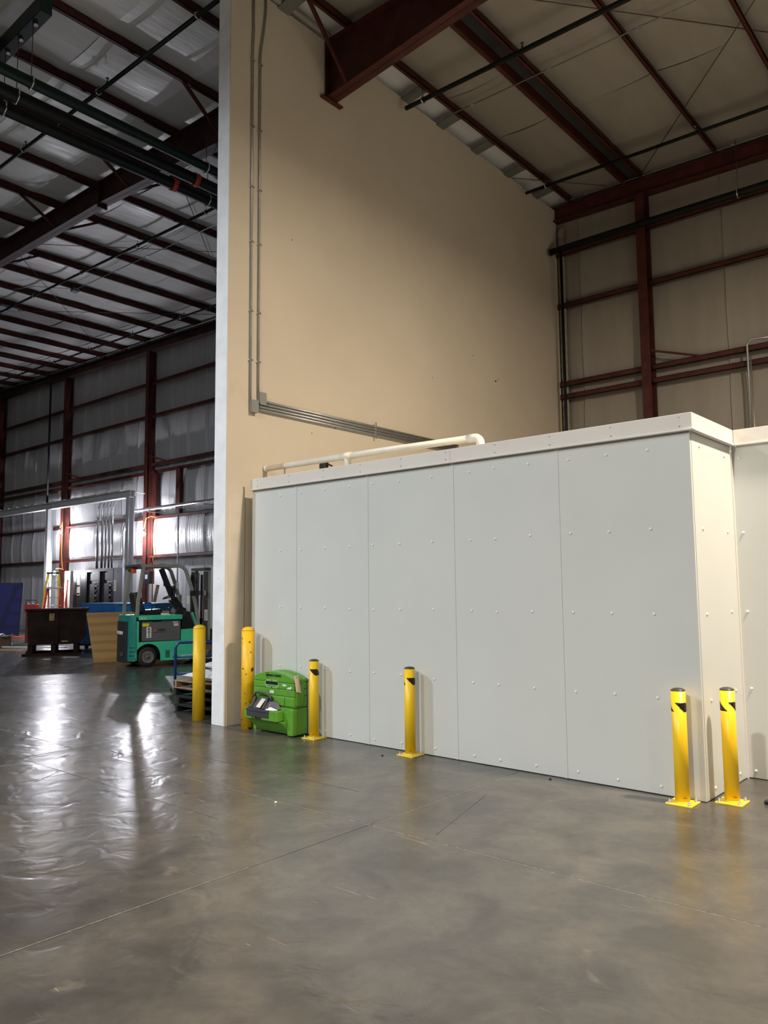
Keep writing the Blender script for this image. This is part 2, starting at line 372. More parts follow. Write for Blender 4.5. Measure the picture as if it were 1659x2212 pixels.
for Y in (8.3, .7, -6.9, -14.5):
    mb = rafter(Y, prof)
    for xs_ in (-15.2, -24.0, -35):   # splice plates
        z1 = rz_top(xs_); mb.box(xs_-.02, xs_+.02, Y-.11, Y+.11, z1-.58, z1+.02)
    if Y > 0 and Y != 8.3: pass
    mb.build('rafter', M['redd'], ce, recalc=False)
    mb = rafter(Y, profR)
    mb.box(-8.19, -8.17, Y-.12, Y+.12, 9.44, rz_top(-8.2)); mb.hexa([(-8.20, Y-.22, 9.43), (-8.12, Y-.22, 9.43), (-8.12, Y+.22, 9.43), (-8.20, Y+.22, 9.43)], [(-8.20, Y-.22, 9.455), (-8.12, Y-.22, 9.455), (-8.12, Y+.22, 9.455), (-8.20, Y+.22, 9.455)])
    mb.build('rafter', M['red'], ce, recalc=False)
for a, b in ((-46, -8.47), (-8.19, 12)):
    rafter(15.70, [(a, rz_top(a)-.33), (b, rz_top(b)-.33)]).build('end_rafter', M['redd' if a < -20 else 'red'], ce, recalc=False)
# flange braces from purlins down to rafter bottom flange
def botz(x):
    pr = prof if x < -8.3 else profR
    for (a, za), (b, zb) in zip(pr, pr[1:]):
        if a <= x <= b: return lerp(za, zb, (x-a)/(b-a))
    return 9.8
for x in (-7.77, -10.87, -14.01, -17.15, -20.29, -23.43, -26.57, -29.71, -4.57, -1.473):
    for sg in (-1, 1):
        if x == -7.77 and sg == 1: continue
        MB().beam((x+.03, 8.3+sg*.95, rz_top(x)+.02), (x+.03, 8.3+sg*.09, botz(x)+.03), .05, .05).build('flange_brace', M['red'], ce, recalc=False)
# rod bracing and thin cables in the roof plane
def rod(pts, r=.009, m='rod', nm='brace_rod', par=None):
    return MB().tube(pts, r, 6).build(nm, M[m], par or ce, recalc=False)
def rp(x, y, dz=0): return (x, y, rz_top(x)+dz)
rod([rp(-8.1, 6.2, .06), rp(-1.0, 14.75, .06)]); rod([rp(-1.2, 9.9, .02), rp(-6.3, 15.75, .02)]); rod([rp(-8.2, 13.85, .02), rp(-6.4, 15.9, .02)])
rod([rp(-20.0, 8.5, .05), rp(-13.0, 15.6, .05)]); rod([rp(-13.0, 8.5, .05), rp(-20.0, 15.6, .05)])
rod([rp(-28.0, 8.5, .05), rp(-20.2, 15.6, .05)]); rod([rp(-20.2, 8.5, .05), rp(-28.0, 15.6, .05)])
# ------------------------------------------------------------------ back wall
wb = MB().box(-46.3, 12.3, 15.98, 16.2, 0, 11.9).build('wall_back', M['foilr'], kind='structure')
GZ = [2.88, 4.28, 5.95, 6.24, 8.06, 9.30]
CX = [-43.6, -37.45, -31.05, -24.84, -18.6, -12.35, -6.13, .1, 6.3]
bays = [(-46, -43.6)]+list(zip(CX, CX[1:]))+[(6.3, 12)]
for gi, g in enumerate(GZ):
    for x0, x1 in bays:
        if x0 < -12.5 < x1 and False: continue
        if g == 9.30 and x0 < -38: pass
        mb = MB()
        mb.box(x0+.07, x1-.07, 15.70, 15.90, g+.10, g+.112)              # web (flat, top)
        mb.box(x0+.07, x1-.07, 15.70, 15.712, g, g+.112)
        mb.box(x0+.07, x1-.07, 15.70, 15.75, g, g+.010)
        mb.build('girt', M['red'], wb, recalc=False)
for x in CX:
    mb = MB(); zt = rz_top(x)-.33
    mb.box(x-.1, x+.1, 15.53, 15.545, 0, zt); mb.box(x-.1, x+.1, 15.80, 15.815, 0, zt); mb.box(x-.007, x+.007, 15.545, 15.80, 0, zt)
    mb.box(x-.14, x+.14, 15.50, 15.84, 0, .02)
    mb.build('column', M['red'], wb, recalc=False)
zr = [0]+[.5*(a+b) if False else a for a, b in zip(GZ, GZ)]+[10.6]
rows = [(.0, 2.93, .02), (2.95, 4.33, .075), (4.36, 6.0, .07), (6.02, 6.28, .02), (6.32, 8.10, .05), (8.13, 9.36, .05), (9.38, 10.9, .04)]
def wblanket(x0, x1, z0, z1, bul, mb):
    ph = random.random()*9
    def fn(u, v):
        x = lerp(x0, x1, u); z = lerp(z0, z1, v)
        b = bul*(math.sin(math.pi*v)**.6)
        e = -.014 if (u == 0) else (.0 if u < 1 else .004)
        y = 15.93-b+e*(-1)*-1 + .006*math.sin(ph+u*11)*math.sin(math.pi*v)
        if u == 0: y -= .022
        return (x, y, z)
    mb.grid(fn, 7, 6)
seams = []
x = -37.35
for (b0, b1) in bays:
    n = 6 if b1 < -12 else 4
    if b1-b0 < 3: n = 1
    for (z0, z1, bul) in rows:
        for k in range(n):
            x0 = lerp(b0, b1, k/n); x1 = lerp(b0, b1, (k+1)/n)
            vis = (-38 < b0 < -20) or (-8 < x1 and x0 < -1) or (b0 < -7 < b1)
            mb = MB(); wblanket(x0, x1, z0, z1, bul, mb)
            if vis: mb.build('insulation_panel', M['foilw'] if x1 < -9 else M['foilr'], wb, recalc=False)
            else: mb.build('insulation_panel', M['foilw'], wb, recalc=False) if False else seams.append(mb)
r_ = MB()
for m_ in seams: r_.add(m_.v, m_.f, True)
r_.build('insulation_panel_rest', M['foilw'], wb, kind='stuff', recalc=False)
# framed opening studs between the girts near the column at the left of the beige wall
for xa, xb in ((-24.55, -24.25), (-23.12, -22.78)):
    MB().box(xa, xb-.1, 15.66, 15.80, 4.39, 5.97).build('jamb_post', M['red'], wb)
# angled brace from column to girt pair
for cx in (-6.13, -24.84, -31.05):
    MB().beam((cx+.1, 15.6, 6.62), (cx+1.05, 15.72, 6.34), .04, .04).build('girt_brace', M['red'], wb)
# wrinkled insulation end strip in the right corner
mb = MB()
for k in range(30):
    z0 = 3.3+k*.222; ph = random.random()
    mb.grid(lambda u, v, z0=z0, ph=ph: (-8.19+u*.16, 15.80-.05*math.sin(math.pi*u)-.03*math.sin(v*math.pi)*(0.6+ph*.6), z0+v*.225+.04*u), 4, 3)
mb.build('insulation_edge_strip', M['foilr'], wb, recalc=False)
# ------------------------------------------------------------------ tall beige partition
WX0, WX1, WY0 = -8.46, -8.205, 6.355
wm = MB().box(WX0, WX1, WY0, 15.75, 0, 10.44).build('wall_middle', M['beige'], kind='structure')
wm.data.name = 'wall_middle'
MB().box(WX0-.012, WX1-.002, WY0-.016, WY0-.001, 0, 10.44).build('end_panel', M['white_old'], wm, bevel=.004)
MB().box(WX0-.012, WX0-.001, WY0, 15.7, 0, 10.44).build('side_panel', M['white_old'], wm)
MB().box(WX1+.001, WX1+.012, WY0+.012, 6.64, 0, 3.10).build('lower_panel', M['beige_low'], wm, bevel=.003)
MB().box(WX1-.01, WX1+.004, WY0-.02, WY0+.012, 0, 10.44).build('corner_bead', M['beige'], wm)
# galvanized deflection clips on the wall head
for y in (7.3, 9.15, 10.2, 11.25, 12.4, 13.6, 14.8):
    mb = MB(); z = rz_top(-8.2)
    mb.hexa([(-8.35, y-.11, z-.06), (-7.80, y-.11, z+.0), (-7.80, y+.11, z+.0), (-8.35, y+.11, z-.06)], [(-8.35, y-.11, z-.04), (-7.80, y-.11, z+.02), (-7.80, y+.11, z+.02), (-8.35, y+.11, z-.04)])
    mb.build('wall_head_clip', M['clip'], wm)
# sagging insulation roll along the wall head
pts = [(-8.12+.02*math.sin(y*5), y, rz_top(-8.2)+.02+.02*math.sin(y*7)) for y in [6.4+.15*k for k in range(13)]]
MB().tube(pts, .05, 8).build('insulation_roll', M['foilr'], wm)
for (y, z, r) in ((13.0, 5.85, .022), (13.1, 5.9, .012), (12.2, 6.2, .01), (10.9, 5.5, .008), (7.5, 6.9, .008), (8.4, 4.2, .008), (7.9, 4.05, .008)):
    MB().cyl((WX1-.001, y, z), (WX1+.004, y, z), r, n=8).build('wall_scar', M['slab_base'], wm)
# ------------------------------------------------------------------ white panel room (cold room)
# local frame: x from 0 (right corner) to -5.80 (left), y forward into the room
cr = thing('panel_room', 'white panelled room with riveted wall panels and cream top trim beside the beige wall', 'room', (-2.255, 6.60, 0), -.0095)
RH, TZ = 3.072, 3.215
MB().box(-5.76, -.03, .03, 5.2, .004, RH-.021).build('room_core', M['frp'], cr)
MB().box(-.03, 7.5, 1.10, 5.2, .004, RH-.021).build('room_core', M['frp'], cr)
RZ = (.075, .80, 1.515, 2.245, 2.95)
rv = MB().lathe([(.0135, 0), (.013, .004), (.009, .008), (.003, .0095)], n=10).mesh('rivet', M['rivet'])
def panel(x0, x1, nx, par, side='front', fixed=None):
    if side == 'front': p = MB().box(x0+.0025, x1-.0025, fixed, fixed+.028, .006, RH-.006).build('wall_panel', M['frp'], par, bevel=.002)
    else: p = MB().box(fixed-.028, fixed, x0+.0025, x1-.0025, .006, RH-.006).build('wall_panel', M['frp'], par, bevel=.002)
    for z in RZ:
        for t in nx:
            c = x0+t
            if side == 'front': link(rv, 'rivet', p, loc=(c, fixed, z+random.uniform(-.008, .008)), rot=(R90, 0, 0))
            else: link(rv, 'rivet', p, loc=(fixed, c, z+random.uniform(-.01, .01)), rot=(0, R90, 0))
sx = [-5.80, -4.935, -3.715, -2.49, -1.26, 0]
panel(sx[0], sx[1], (.57,), cr, fixed=0)
panel(sx[1], sx[2], (.09, .517, .933), cr, fixed=0)
panel(sx[2], sx[3], (.085, .485, .943), cr, fixed=0)
panel(sx[2]+1.225, sx[4], (.215, .518, .92), cr, fixed=0)
panel(sx[4], sx[5]-.0, (.123, .503, .887), cr, fixed=0)
panel(0.0+.03, 1.07, (.18, .83), cr, 'side', 0.0)
for k in range(6): panel(.0+1.22*k+.002, 1.22*(k+1), (.07, .48, .90), cr, fixed=1.075)
MB().box(-5.80, -5.772, .03, 5.2, .006, RH-.006).build('wall_panel', M['frp'], cr)
# battens over the panel joints
for sxx in sx[1:5]:
    MB().box(sxx-.016, sxx+.016, -.004, -.0002, .006, RH-.004).build('joint_strip', M['frp'], cr)
MB().box(.0005, .022, -.004, -.0005+.02, .006, RH-.004).build('corner_angle', M['frp'], cr) if False else None
MB().box(.0002, .012, 1.045, 1.074, .0, RH).build('inside_corner_strip', M['trim'], cr)
# trim boards (coping) with dark shadow gap under them
def trim(x0, x1, y0, y1): return MB().box(x0, x1, y0, y1, RH+.006, TZ)
trim(-5.80, -2.492, -.035, -.004).build('top_trim', M['trim'], cr, bevel=.003)
trim(-2.490, .035, -.035, -.004).build('top_trim', M['trim'], cr, bevel=.003)
trim(.004, .035, -.003, 1.038).build('top_trim', M['trim'], cr, bevel=.003)
trim(.036, 7.5, 1.04, 1.07).build('top_trim', M['trim'], cr, bevel=.003)
for a in ((-5.80, .05, -.048, -.0005), ): MB().box(*a, RH-.010, RH+.005).build('trim_lip', M['trim'], cr, bevel=.003)
MB().box(.0006, .048, -.0004, 1.03, RH-.010, RH+.005).build('trim_lip', M['trim'], cr, bevel=.003)
MB().box(.05, 7.5, 1.03, 1.074, RH-.010, RH+.005).build('trim_lip', M['trim'], cr, bevel=.003)
MB().box(-5.80, 0, 0, 5.2, RH-.019, RH-.0).build('roof_panel', M['frp'], cr)
MB().box(0, 7.5, 1.08, 5.2, RH-.019, RH-.0).build('roof_panel', M['frp'], cr)
sc = MB().lathe([(.006, 0), (.006, .003), (.002, .004)], n=8).mesh('trim_screw', M['screw'])
for xx in [-.07-.62*k for k in range(10)]:
    for z in (3.105, 3.185): link(sc, 'trim_screw', cr, loc=(xx, -.035, z), rot=(R90, 0, 0))
for xx in [.55+.62*k for k in range(6)]:
    for z in (3.105, 3.185): link(sc, 'trim_screw', cr, loc=(xx, 1.04, z), rot=(R90, 0, 0))
# ------------------------------------------------------------------ PVC drain pipe over the room roof
pv = thing('drain_pipe', 'cream PVC pipe with elbow and tee running above the top of the white room', 'pipe', (-6.4, 7.0, 3.4))
def L3(x, y, z): return (x+6.4, y-7.0, z-3.4)
MB().tube([L3(-8.19, 7.0, 3.415), L3(-6.0, 7.0, 3.405), L3(-4.73, 7.0, 3.385)], .040, 14).build('pipe_run', M['pvc'], pv)
MB().tube([L3(-4.79, 7.0, 3.387)]+[L3(-4.70+.07*math.sin(a), 7.0, 3.315+.07*math.cos(a)) for a in (0, .4, .8, 1.2, R90)]+[L3(-4.63, 7.0, 3.24)], .047, 14).build('elbow', M['pvc'], pv)
MB().tube([L3(-4.63, 7.0, 3.26), L3(-4.63, 7.0, 3.074)], .040, 14).build('down_pipe', M['pvc'], pv)
MB().tube([L3(-6.72, 7.0, 3.408), L3(-6.56, 7.0, 3.407)], .049, 14).build('tee', M['pvc'], pv)
MB().tube([L3(-6.64, 7.0, 3.40), L3(-6.62, 7.0, 3.33), L3(-6.61, 7.0, 3.074)], .040, 14).build('branch_pipe', M['pvc'], pv)
MB().tube([L3(-7.80, 7.0, 3.41), L3(-7.80, 7.0, 3.074)], .01, 8).build('support_rod', M['galv'], pv)
MB().lathe([(.046, -.02), (.049, .0), (.042, .02)], L3(-8.17, 7.0, 3.415), 14, 'x').build('end_cap', M['pvc'], pv)
text('pipe_print', 'ASTM D1785 PVC 1120', .028, M['boxgrey'], pv, L3(-7.35, 6.966, 3.412), (R90, 0, 0), .0005)
p2 = tag(MB().tube([(-8.05, 7.35, 3.33), (-7.45, 7.35, 3.33)], .028, 12).build('stub_pipe', M['pvc']), 'short cream pipe lying behind the drain pipe at its left end', 'pipe')
MB().box(-7.9, -7.86, 7.32, 7.38, 3.072, 3.31).build('pipe_block', M['clip'], p2)
va = thing('valve', 'small dark valve with lever behind the cream drain pipe', 'valve', (-7.80, 7.75, 3.35))
MB().box(-.06, .06, -.04, .04, .10, .22).build('valve_body', M['black'], va, bevel=.012)
MB().cyl((0, 0, -.30), (0, 0, .1), .02).build('valve_stem', M['grime'], va)
MB().beam((.05, 0, .18), (.16, 0, .13), .03, .02).build('valve_lever', M['black'], va)
fi = thing('flood_fitting', 'small cream round fitting standing on the room roof near the pipe elbow', 'fitting', (-5.55, 7.6, 3.053))
MB().lathe([(.05, 0), (.05, .26), (.035, .30), (.01, .31)], n=14).build('fitting_body', M['pvc'], fi)
MB().tube([(0, 0, .26), (.22, 0, .24)], .03, 10).build('fitting_arm', M['pvc'], fi)
bk = thing('roof_bracket', 'small dark bracket tip showing over the white room trim near the beige wall middle', 'bracket', (-4.35, 9.0, 3.053))
MB().hexa([(-.12, -.02, 0), (.12, -.02, 0), (.12, .02, 0), (-.12, .02, 0)], [(-.04, -.02, .56), (.04, -.02, .50), (.04, .02, .50), (-.04, .02, .56)]).build('bracket_plate', M['black'], bk)
# ------------------------------------------------------------------ conduits on the beige wall
def conduit_run(label, y, pts, hy, by, hz):
    c = thing('conduit', label, 'conduit', (WX1, y, 4.2))
    def q(p): return (p[0]-WX1, p[1]-y, p[2]-4.2)
    MB().tube([q(p) for p in pts], .0165, 10).build('vertical_tube', M['conduit'], c)
    MB().box(.012, .075, by-y-.055, by-y+.055, hz-4.2-.085, hz-4.2+.085).build('junction_box', M['boxgrey'], c, bevel=.004)
    MB().box(.0755, .080, by-y-.057, by-y+.057, hz-4.2-.088, hz-4.2+.088).build('box_cover', M['boxgrey'], c, bevel=.002)
    for z in (4.9, 5.6, 6.6, 7.4, 8.3, 9.3):
        yy_ = y
        MB().box(.001, .036, -.032, .032, z-4.2-.012, z-4.2+.012).build('strap', M['galv'], c)
    MB().tube([q(p) for p in hy], .0165, 10).build('horizontal_tube', M['conduit'], c)
    MB().tube([q((p[0], p[1], p[2]-.042)) for p in hy], .0165, 10).build('horizontal_tube', M['conduit'], c)
    return c
X_ = WX1+.02
conduit_run('galvanized conduit on the beige wall ending in the lower left junction box', 6.715, [(X_, 6.715, 4.30), (X_, 6.715, 9.45), (X_, 6.73, 9.75), (X_, 6.725, 10.42)], [(X_+.02, 6.76, 4.265), (X_+.02, 9.3, 4.262), (X_+.02, 11.6, 4.26)], 6.76, 4.25)
conduit_run('galvanized conduit on the beige wall ending in the upper right junction box', 6.855, [(X_, 6.855, 4.40), (X_, 6.855, 9.45), (X_, 6.93, 9.95), (X_, 6.955, 10.20), (X_, 6.955, 10.42)], [(X_+.02, 6.90, 4.352), (X_+.02, 9.3, 4.350), (X_+.02, 11.6, 4.348)], 6.9, 4.38)
us = thing('conduit_clamp', 'short metal strut clamping the two horizontal conduit pairs to the beige wall', 'clamp', (WX1+.03, 9.28, 4.28))
MB().box(.018, .035, -.012, .012, -.13, .14).build('strut', M['galv'], us)
# ------------------------------------------------------------------ pipes under the roof
def hanger(par, p, top, r, o, mat_='galv'):
    MB().tube([(p[0]+(r+.012)*math.cos(a)*o[0], p[1]+(r+.012)*math.cos(a)*o[1], p[2]+(r+.012)*math.sin(a)) for a in [2*math.pi*k/12 for k in range(12)]], .012, 6, closed=True).build('pipe_ring', M[mat_], par, recalc=False)
    MB().tube([(p[0], p[1], p[2]+r), (p[0], p[1], top)], .007, 6).build('hanger_rod', M['rod'], par, recalc=False)
big = [('slim dark green pipe, right one of the three large overhead pipes left of the wall', -11.03, .085, 'greenpipe'),
       ('thick black pipe, middle one of the three large overhead pipes left of the wall', -11.52, .105, 'blackpipe'),
       ('thick dark pipe, left one of the three large overhead pipes left of the wall', -11.97, .105, 'blackpipe')]
for k, (lb, x, r, m_) in enumerate(big):
    t = thing('main_pipe', lb, 'pipe', (x, 9.0, 9.3), group=None)
    MB().tube([(0, -8, 0), (0, 6.5, 0)], r, 16).build('pipe_body', M[m_], t, recalc=False)
    for y in (4.84, 8.72 if k else 8.0):
        hanger(t, (0, y-9, 0), rz_top(x)-9.3-(.02 if y < 6 else .5), r, (1, 0), 'galv')
    yy_ = [8.3, 8.12, 7.95][k]
    mb = MB().tube([(0, yy_-9-.045, 0), (0, yy_-9+.045, 0)], r+.018, 16); mb.box(-r-.06, r+.06, yy_-9-.03, yy_-9+.03, -.02, .02)
    mb.build('coupling', M['coupling'], t, recalc=False)
bm_ = thing('support_beam', 'dark green steel beam hanging under the roof at the upper left corner', 'beam', (-11.7, 4.88, 10.3))
MB().box(-1.6, 1.0, -.09, .09, -.04, .22).build('beam_body', M['greenpipe'], bm_, bevel=.01)
for x in (-11.03, -11.52, -11.97): MB().cyl((x+11.7, 0, -.07), (x+11.7, 0, -.04), .035, n=10).build('rod_nut', M['galv'], bm_)
def branch(lb, y, x0, x1, dz, r, m_='blackpipe', step=3.1, heads=True, off=.7, hang=None):
    xm = (x0+x1)/2; zm = rz_top(xm)+dz
    t = thing('sprinkler_pipe', lb, 'pipe', (xm, y, zm))
    def q(x, z=0): return (x-xm, 0, rz_top(x)+dz-zm+z)
    MB().tube([q(x0), q(x1)], r, 12).build('pipe_body', M[m_], t, recalc=False)
    k = 0; x = x0+off
    while x < x1-.1:
        if heads:
            a = q(x); MB().lathe([(.018, 0), (.018, .05), (.010, .055), (.010, .09), (.03, .095), (.03, .10)], (a[0], 0, a[2]+r*.8), 8).build('sprinkler_head', M['grime'], t, recalc=False)
        x += step
    for x in (hang or [x0+1.2+2.9*k for k in range(int((x1-x0)/2.9)+1)]):
        if x < x1-.05:
            a = q(x); hanger(t, a, a[2]-dz+.02, r, (0, 1))
    return t
branch('black sprinkler line crossing the left ceiling nearest the camera', 6.48, -22, -8.6, -.10, .036, off=.9)
branch('black sprinkler line crossing the left ceiling beyond the tapered rafter', 10.45, -33, -8.6, -.10, .034, off=.6)
branch('thin black sprinkler line on the left ceiling closest to the back wall', 14.5, -37, -8.6, -.10, .034, off=.4)
branch('black open ended sprinkler line on the right ceiling, nearer to the camera', 10.08, -8.08, 6, -.28, .040, hang=[-7.7, -3.1, 0], off=2.35)
branch('thin black open ended sprinkler line on the right ceiling, nearer the back wall', 14.2, -8.08, 6, -.22, .034, hang=[-7.6, -3.1, 0], off=3.6)
def conduit2(lb, y, x0, x1, dz, r=.012, turn=None):
    t = thing('ceiling_conduit', lb, 'conduit', (x1, y, rz_top(x1)+dz))
    pts = [(x0-x1, 0, rz_top(x0)-rz_top(x1)), (0, 0, 0)]
    MB().tube(pts, r, 8).build('tube', M['conduit'], t, recalc=False)
    x = x0+.8
    while x < x1: 
        MB().box(x-x1-.03, x-x1+.03, -.02, .02, rz_top(x)-rz_top(x1)-.015, rz_top(x)-rz_top(x1)+.02).build('clip', M['galv'], t, recalc=False); x += 1.55
    return t
conduit2('thin grey conduit under the right ceiling purlins beside the nearer sprinkler line', 11.08, -8.15, 6, -.02)
c2 = conduit2('thin grey conduit under the left ceiling ending at a small junction box', 11.1, -21.8, -8.6, -.02)
MB().box(-21.9+8.6, -21.7+8.6, -.09, .09, rz_top(-21.8)-rz_top(-8.6)-.07, rz_top(-21.8)-rz_top(-8.6)+.02).build('junction_box', M['clip'], c2)
MB().tube([(-21.8+8.6, 0, rz_top(-21.8)-rz_top(-8.6)), (-22.2+8.6, -.3, .42), (-22.5+8.6, -.9, .38), (-23.2+8.6, -1.2, .38)], .012, 8).build('flexible_whip', M['conduit'], c2)
conduit2('pale conduit lying along the top of the left end rafter by the back wall', 15.5, -40, -8.6, .012, .016)
conduit2('pale conduit lying along the top of the right end rafter by the back wall', 15.5, -8.1, 6, .012, .014)
# cross main at right with riser
t = thing('cross_main', 'thick black pipe with an open end crossing in front of the right back wall', 'pipe', (-8.15, 15.32, 9.28))
MB().tube([(0, 0, 0), (6.5, 0, -.03), (14, 0, -.06)], .075, 16).build('pipe_body', M['blackpipe'], t, recalc=False)
MB().tube([(-.005, 0, 0), (.02, 0, 0)], .085, 16).build('pipe_cap', M['grime'], t, recalc=False)
MB().tube([(.27, 0, -.02), (.27, 0, -9.26)], .035, 10).build('riser', M['blackpipe'], t, recalc=False)
hanger(t, (4.05, 0, -.02), rz_top(-4.1)-9.28, .075, (0, 1)); hanger(t, (9.0, 0, -.04), rz_top(.9)-9.28, .075, (0, 1))
mb = MB().tube([(4.83, 0, -.022), (4.93, 0, -.022)], .092, 16); mb.build('coupling', M['coupling'], t, recalc=False)
# conduit dropping behind the white room at the right
t = thing('wall_conduit', 'pair of grey conduits dropping down the insulated wall behind the white room at right', 'conduit', (-4.1, 15.55, 3.0))
MB().tube([(.55, .1, 3.40), (.2, .05, 3.42), (.03, 0, 3.42), (-.05, 0, 3.33), (-.05, 0, 0)], .022, 8).build('tube', M['conduit'], t)
MB().tube([(0, 0, 3.1), (0.01, 0, 0)], .014, 8).build('tube', M['conduit'], t)
# drop pipe at the left
t = thing('drop_pipe', 'thin black pipe dropping from the roof down the left back wall between two columns', 'pipe', (-32.0, 15.35, 5.0))
MB().tube([(-1.4, 0, 5.75), (-.1, 0, 5.72), (0, 0, 5.62), (0, 0, .38)], .045, 8).build('pipe_body', M['blackpipe'], t)
# ------------------------------------------------------------------ roof speaker on left purlin
t = thing('ceiling_fixture', 'small pale fixture clipped along a purlin under the left ceiling', 'fixture', (-24.85, 10.7, rz_top(-24.85)-.02))
MB().box(-.05, .05, -.5, .1, -.06, .0).build('fixture_body', M['clip'], t); MB().box(-.08, .08, -.25, 0, -.14, -.061).build('fixture_box', M['galv'], t)
#PART2
# ------------------------------------------------------------------ yellow bollards
def patch(r, a0, a1, b0, b1, zt, zb, n=14, m=8):
    mb = MB(); vs = []; fs = []
    for k in range(n+1):
        for j in range(m+1):
            f = j/m; a = math.radians(lerp(lerp(a0, a1, k/n), lerp(b0, b1, k/n), f)); z = lerp(zt, zb, f)
            for rr in (r-.001, r+.0010): vs.append((rr*math.sin(a), -rr*math.cos(a), z))
    def I(k, j, s): return (k*(m+1)+j)*2+s
    for k in range(n):
        for j in range(m):
            fs += [(I(k,j,1), I(k,j+1,1), I(k+1,j+1,1), I(k+1,j,1)), (I(k,j,0), I(k+1,j,0), I(k+1,j+1,0), I(k,j+1,0))]
        fs += [(I(k,0,0), I(k,0,1), I(k+1,0,1), I(k+1,0,0)), (I(k,m,0), I(k+1,m,0), I(k+1,m,1), I(k,m,1))]
    for j in range(m): fs += [(I(0,j,0), I(0,j+1,0), I(0,j+1,1), I(0,j,1)), (I(n,j,0), I(n,j,1), I(n,j+1,1), I(n,j+1,0))]
    return mb.add(vs, fs, True)
def sleeve_bollard(lb, x, y, yaw):
    t = thing('bollard', lb, 'bollard', (x, y, 0), 0, 'yellow bollards bolted to the floor along the white room')
    pl = MB().box(-.105, .105, -.105, .105, .0005, .013).build('base_plate', M['yellowbase'], t, bevel=.002)
    MB().lathe([(.0575, .0135), (.0575, .898)], n=28).build('sleeve', M['yellow'], t, recalc=False)
    MB().lathe([(.066, .0135), (.060, .020), (.0577, .024)], n=28).build('weld_bead', M['yellowbase'], t)
    MB().lathe([(.0575, .8985), (.0578, .902), (.052, .910), (.036, .918), (.015, .922), (.002, .923)], n=28).build('cap', M['darkcap'], t, label='domed charcoal cap')
    for s in (0, 180):
        patch(.0577, s-31+yaw, s+69+yaw, s+43+yaw, s+143+yaw, .808, .734).build('reflective_stripe', M['vinylblack'], t, recalc=False, label='black slanted stripe')
    for sx_ in (-1, 1):
        for sy_ in (-1, 1):
            c = (sx_*.079, sy_*.079)
            a = MB().lathe([(.017, .0135), (.017, .0155), (.011, .0160)], (c[0], c[1], 0), 12).lathe([(.0125, .016), (.0125, .026), (.011, .027)], (c[0], c[1], 0), 6).lathe([(.007, .027), (.007, .040), (.005, .041)], (c[0], c[1], 0), 8)
            a.build('anchor_bolt', M['galv'], t)
    text('sleeve_print', 'LISTED', .010, M['black'], t, (.036, -.0455, .055), (R90, 0, .67), .0004)
    return t
sleeve_bollard('yellow bolted bollard with black stripe directly right of the green eyewash tank', -6.73, 6.515, 14)
sleeve_bollard('yellow bolted bollard with black stripe at the middle of the white wall', -5.26, 6.500, 30)
sleeve_bollard('yellow bolted bollard with black stripe on the left side of the white room corner', -2.40, 6.46, 20)
sleeve_bollard('yellow bolted bollard with two black stripe ends on the right of the white room corner', -2.10, 6.735, 52)
def pipe_bollard(lb, x, y, m_):
    t = thing('bollard', lb, 'bollard', (x, y, 0))
    MB().lathe([(.084, .0005), (.084, 1.225), ], n=32).build('post', M[m_], t, recalc=False)
    MB().lathe([(.085, 1.2255), (.084, 1.235), (.074, 1.252), (.055, 1.265), (.028, 1.273), (.002, 1.276)], n=32).build('domed_top', M[m_], t)
    return t
pipe_bollard('tall chipped yellow pipe bollard between the beige wall end and the green eyewash', -7.875, 6.455, 'yellowold')
pipe_bollard('tall yellow pipe bollard in front of the pallet stack left of the wall end', -8.905, 6.450, 'yellowold2')
# ------------------------------------------------------------------ eyewash station
ew = thing('eyewash_station', 'bright green plastic emergency eyewash tank standing on the floor against the white wall', 'eyewash station', (-7.32, 6.50, 0))
def E(x, y, z): return (x+7.32, y-6.50, z)
x0, x1 = -7.32+7.32-.385, .375
def arch(a, b, zb, zs, zp, n=14, dy=0):
    pts = [(a, zb), (b, zb)]
    for k in range(n+1):
        t = k/n; x = lerp(b, a, t); pts.append((x, zs+(zp-zs)*math.sin(math.pi*t)**.75))
    return pts
yf = 6.40-6.50; yk = 6.618-6.50
MB().prism(arch(x0+.02, x1-.02, .33, .655, .738), yf+.012, yk).build('tank_core', M['green'], ew, bevel=.01)
def band(a, b, z0, z1, y0=yf, y1=yk-.01):
    return MB().box(a, b, y0, y1, z0, z1).build('tank_band', M['green'], ew, bevel=.008)
band(x0+.004, x1-.004, .340, .462); band(x0+.006, x1-.006, .466, .543); band(x0+.008, x1-.008, .547, .622)
MB().prism(arch(x0+.010, x1-.010, .626, .668, .750), yf, yf+.10).build('tank_dome', M['green'], ew, bevel=.008)
MB().prism(arch(x0+.022, x1-.022, .626, .660, .742), yf+.103, yf+.165).build('tank_dome', M['green'], ew, bevel=.006)
MB().prism(arch(x0+.006, x1-.002, .640, .672, .752), yf+.168, yk).build('tank_dome', M['green'], ew, bevel=.008)
MB().box(x1-.006, x1+.006, yf+.02, yf+.15, .36, .60).build('side_rib', M['green'], ew, bevel=.006)
MB().box(x0+.11, x1-.17, yf-.014, yf+.01, .352, .455).build('front_boss', M['green'], ew, bevel=.010)
MB().box(x1-.155, x1-.01, yf-.010, yf+.01, .352, .452).build('front_boss', M['green'], ew, bevel=.008)
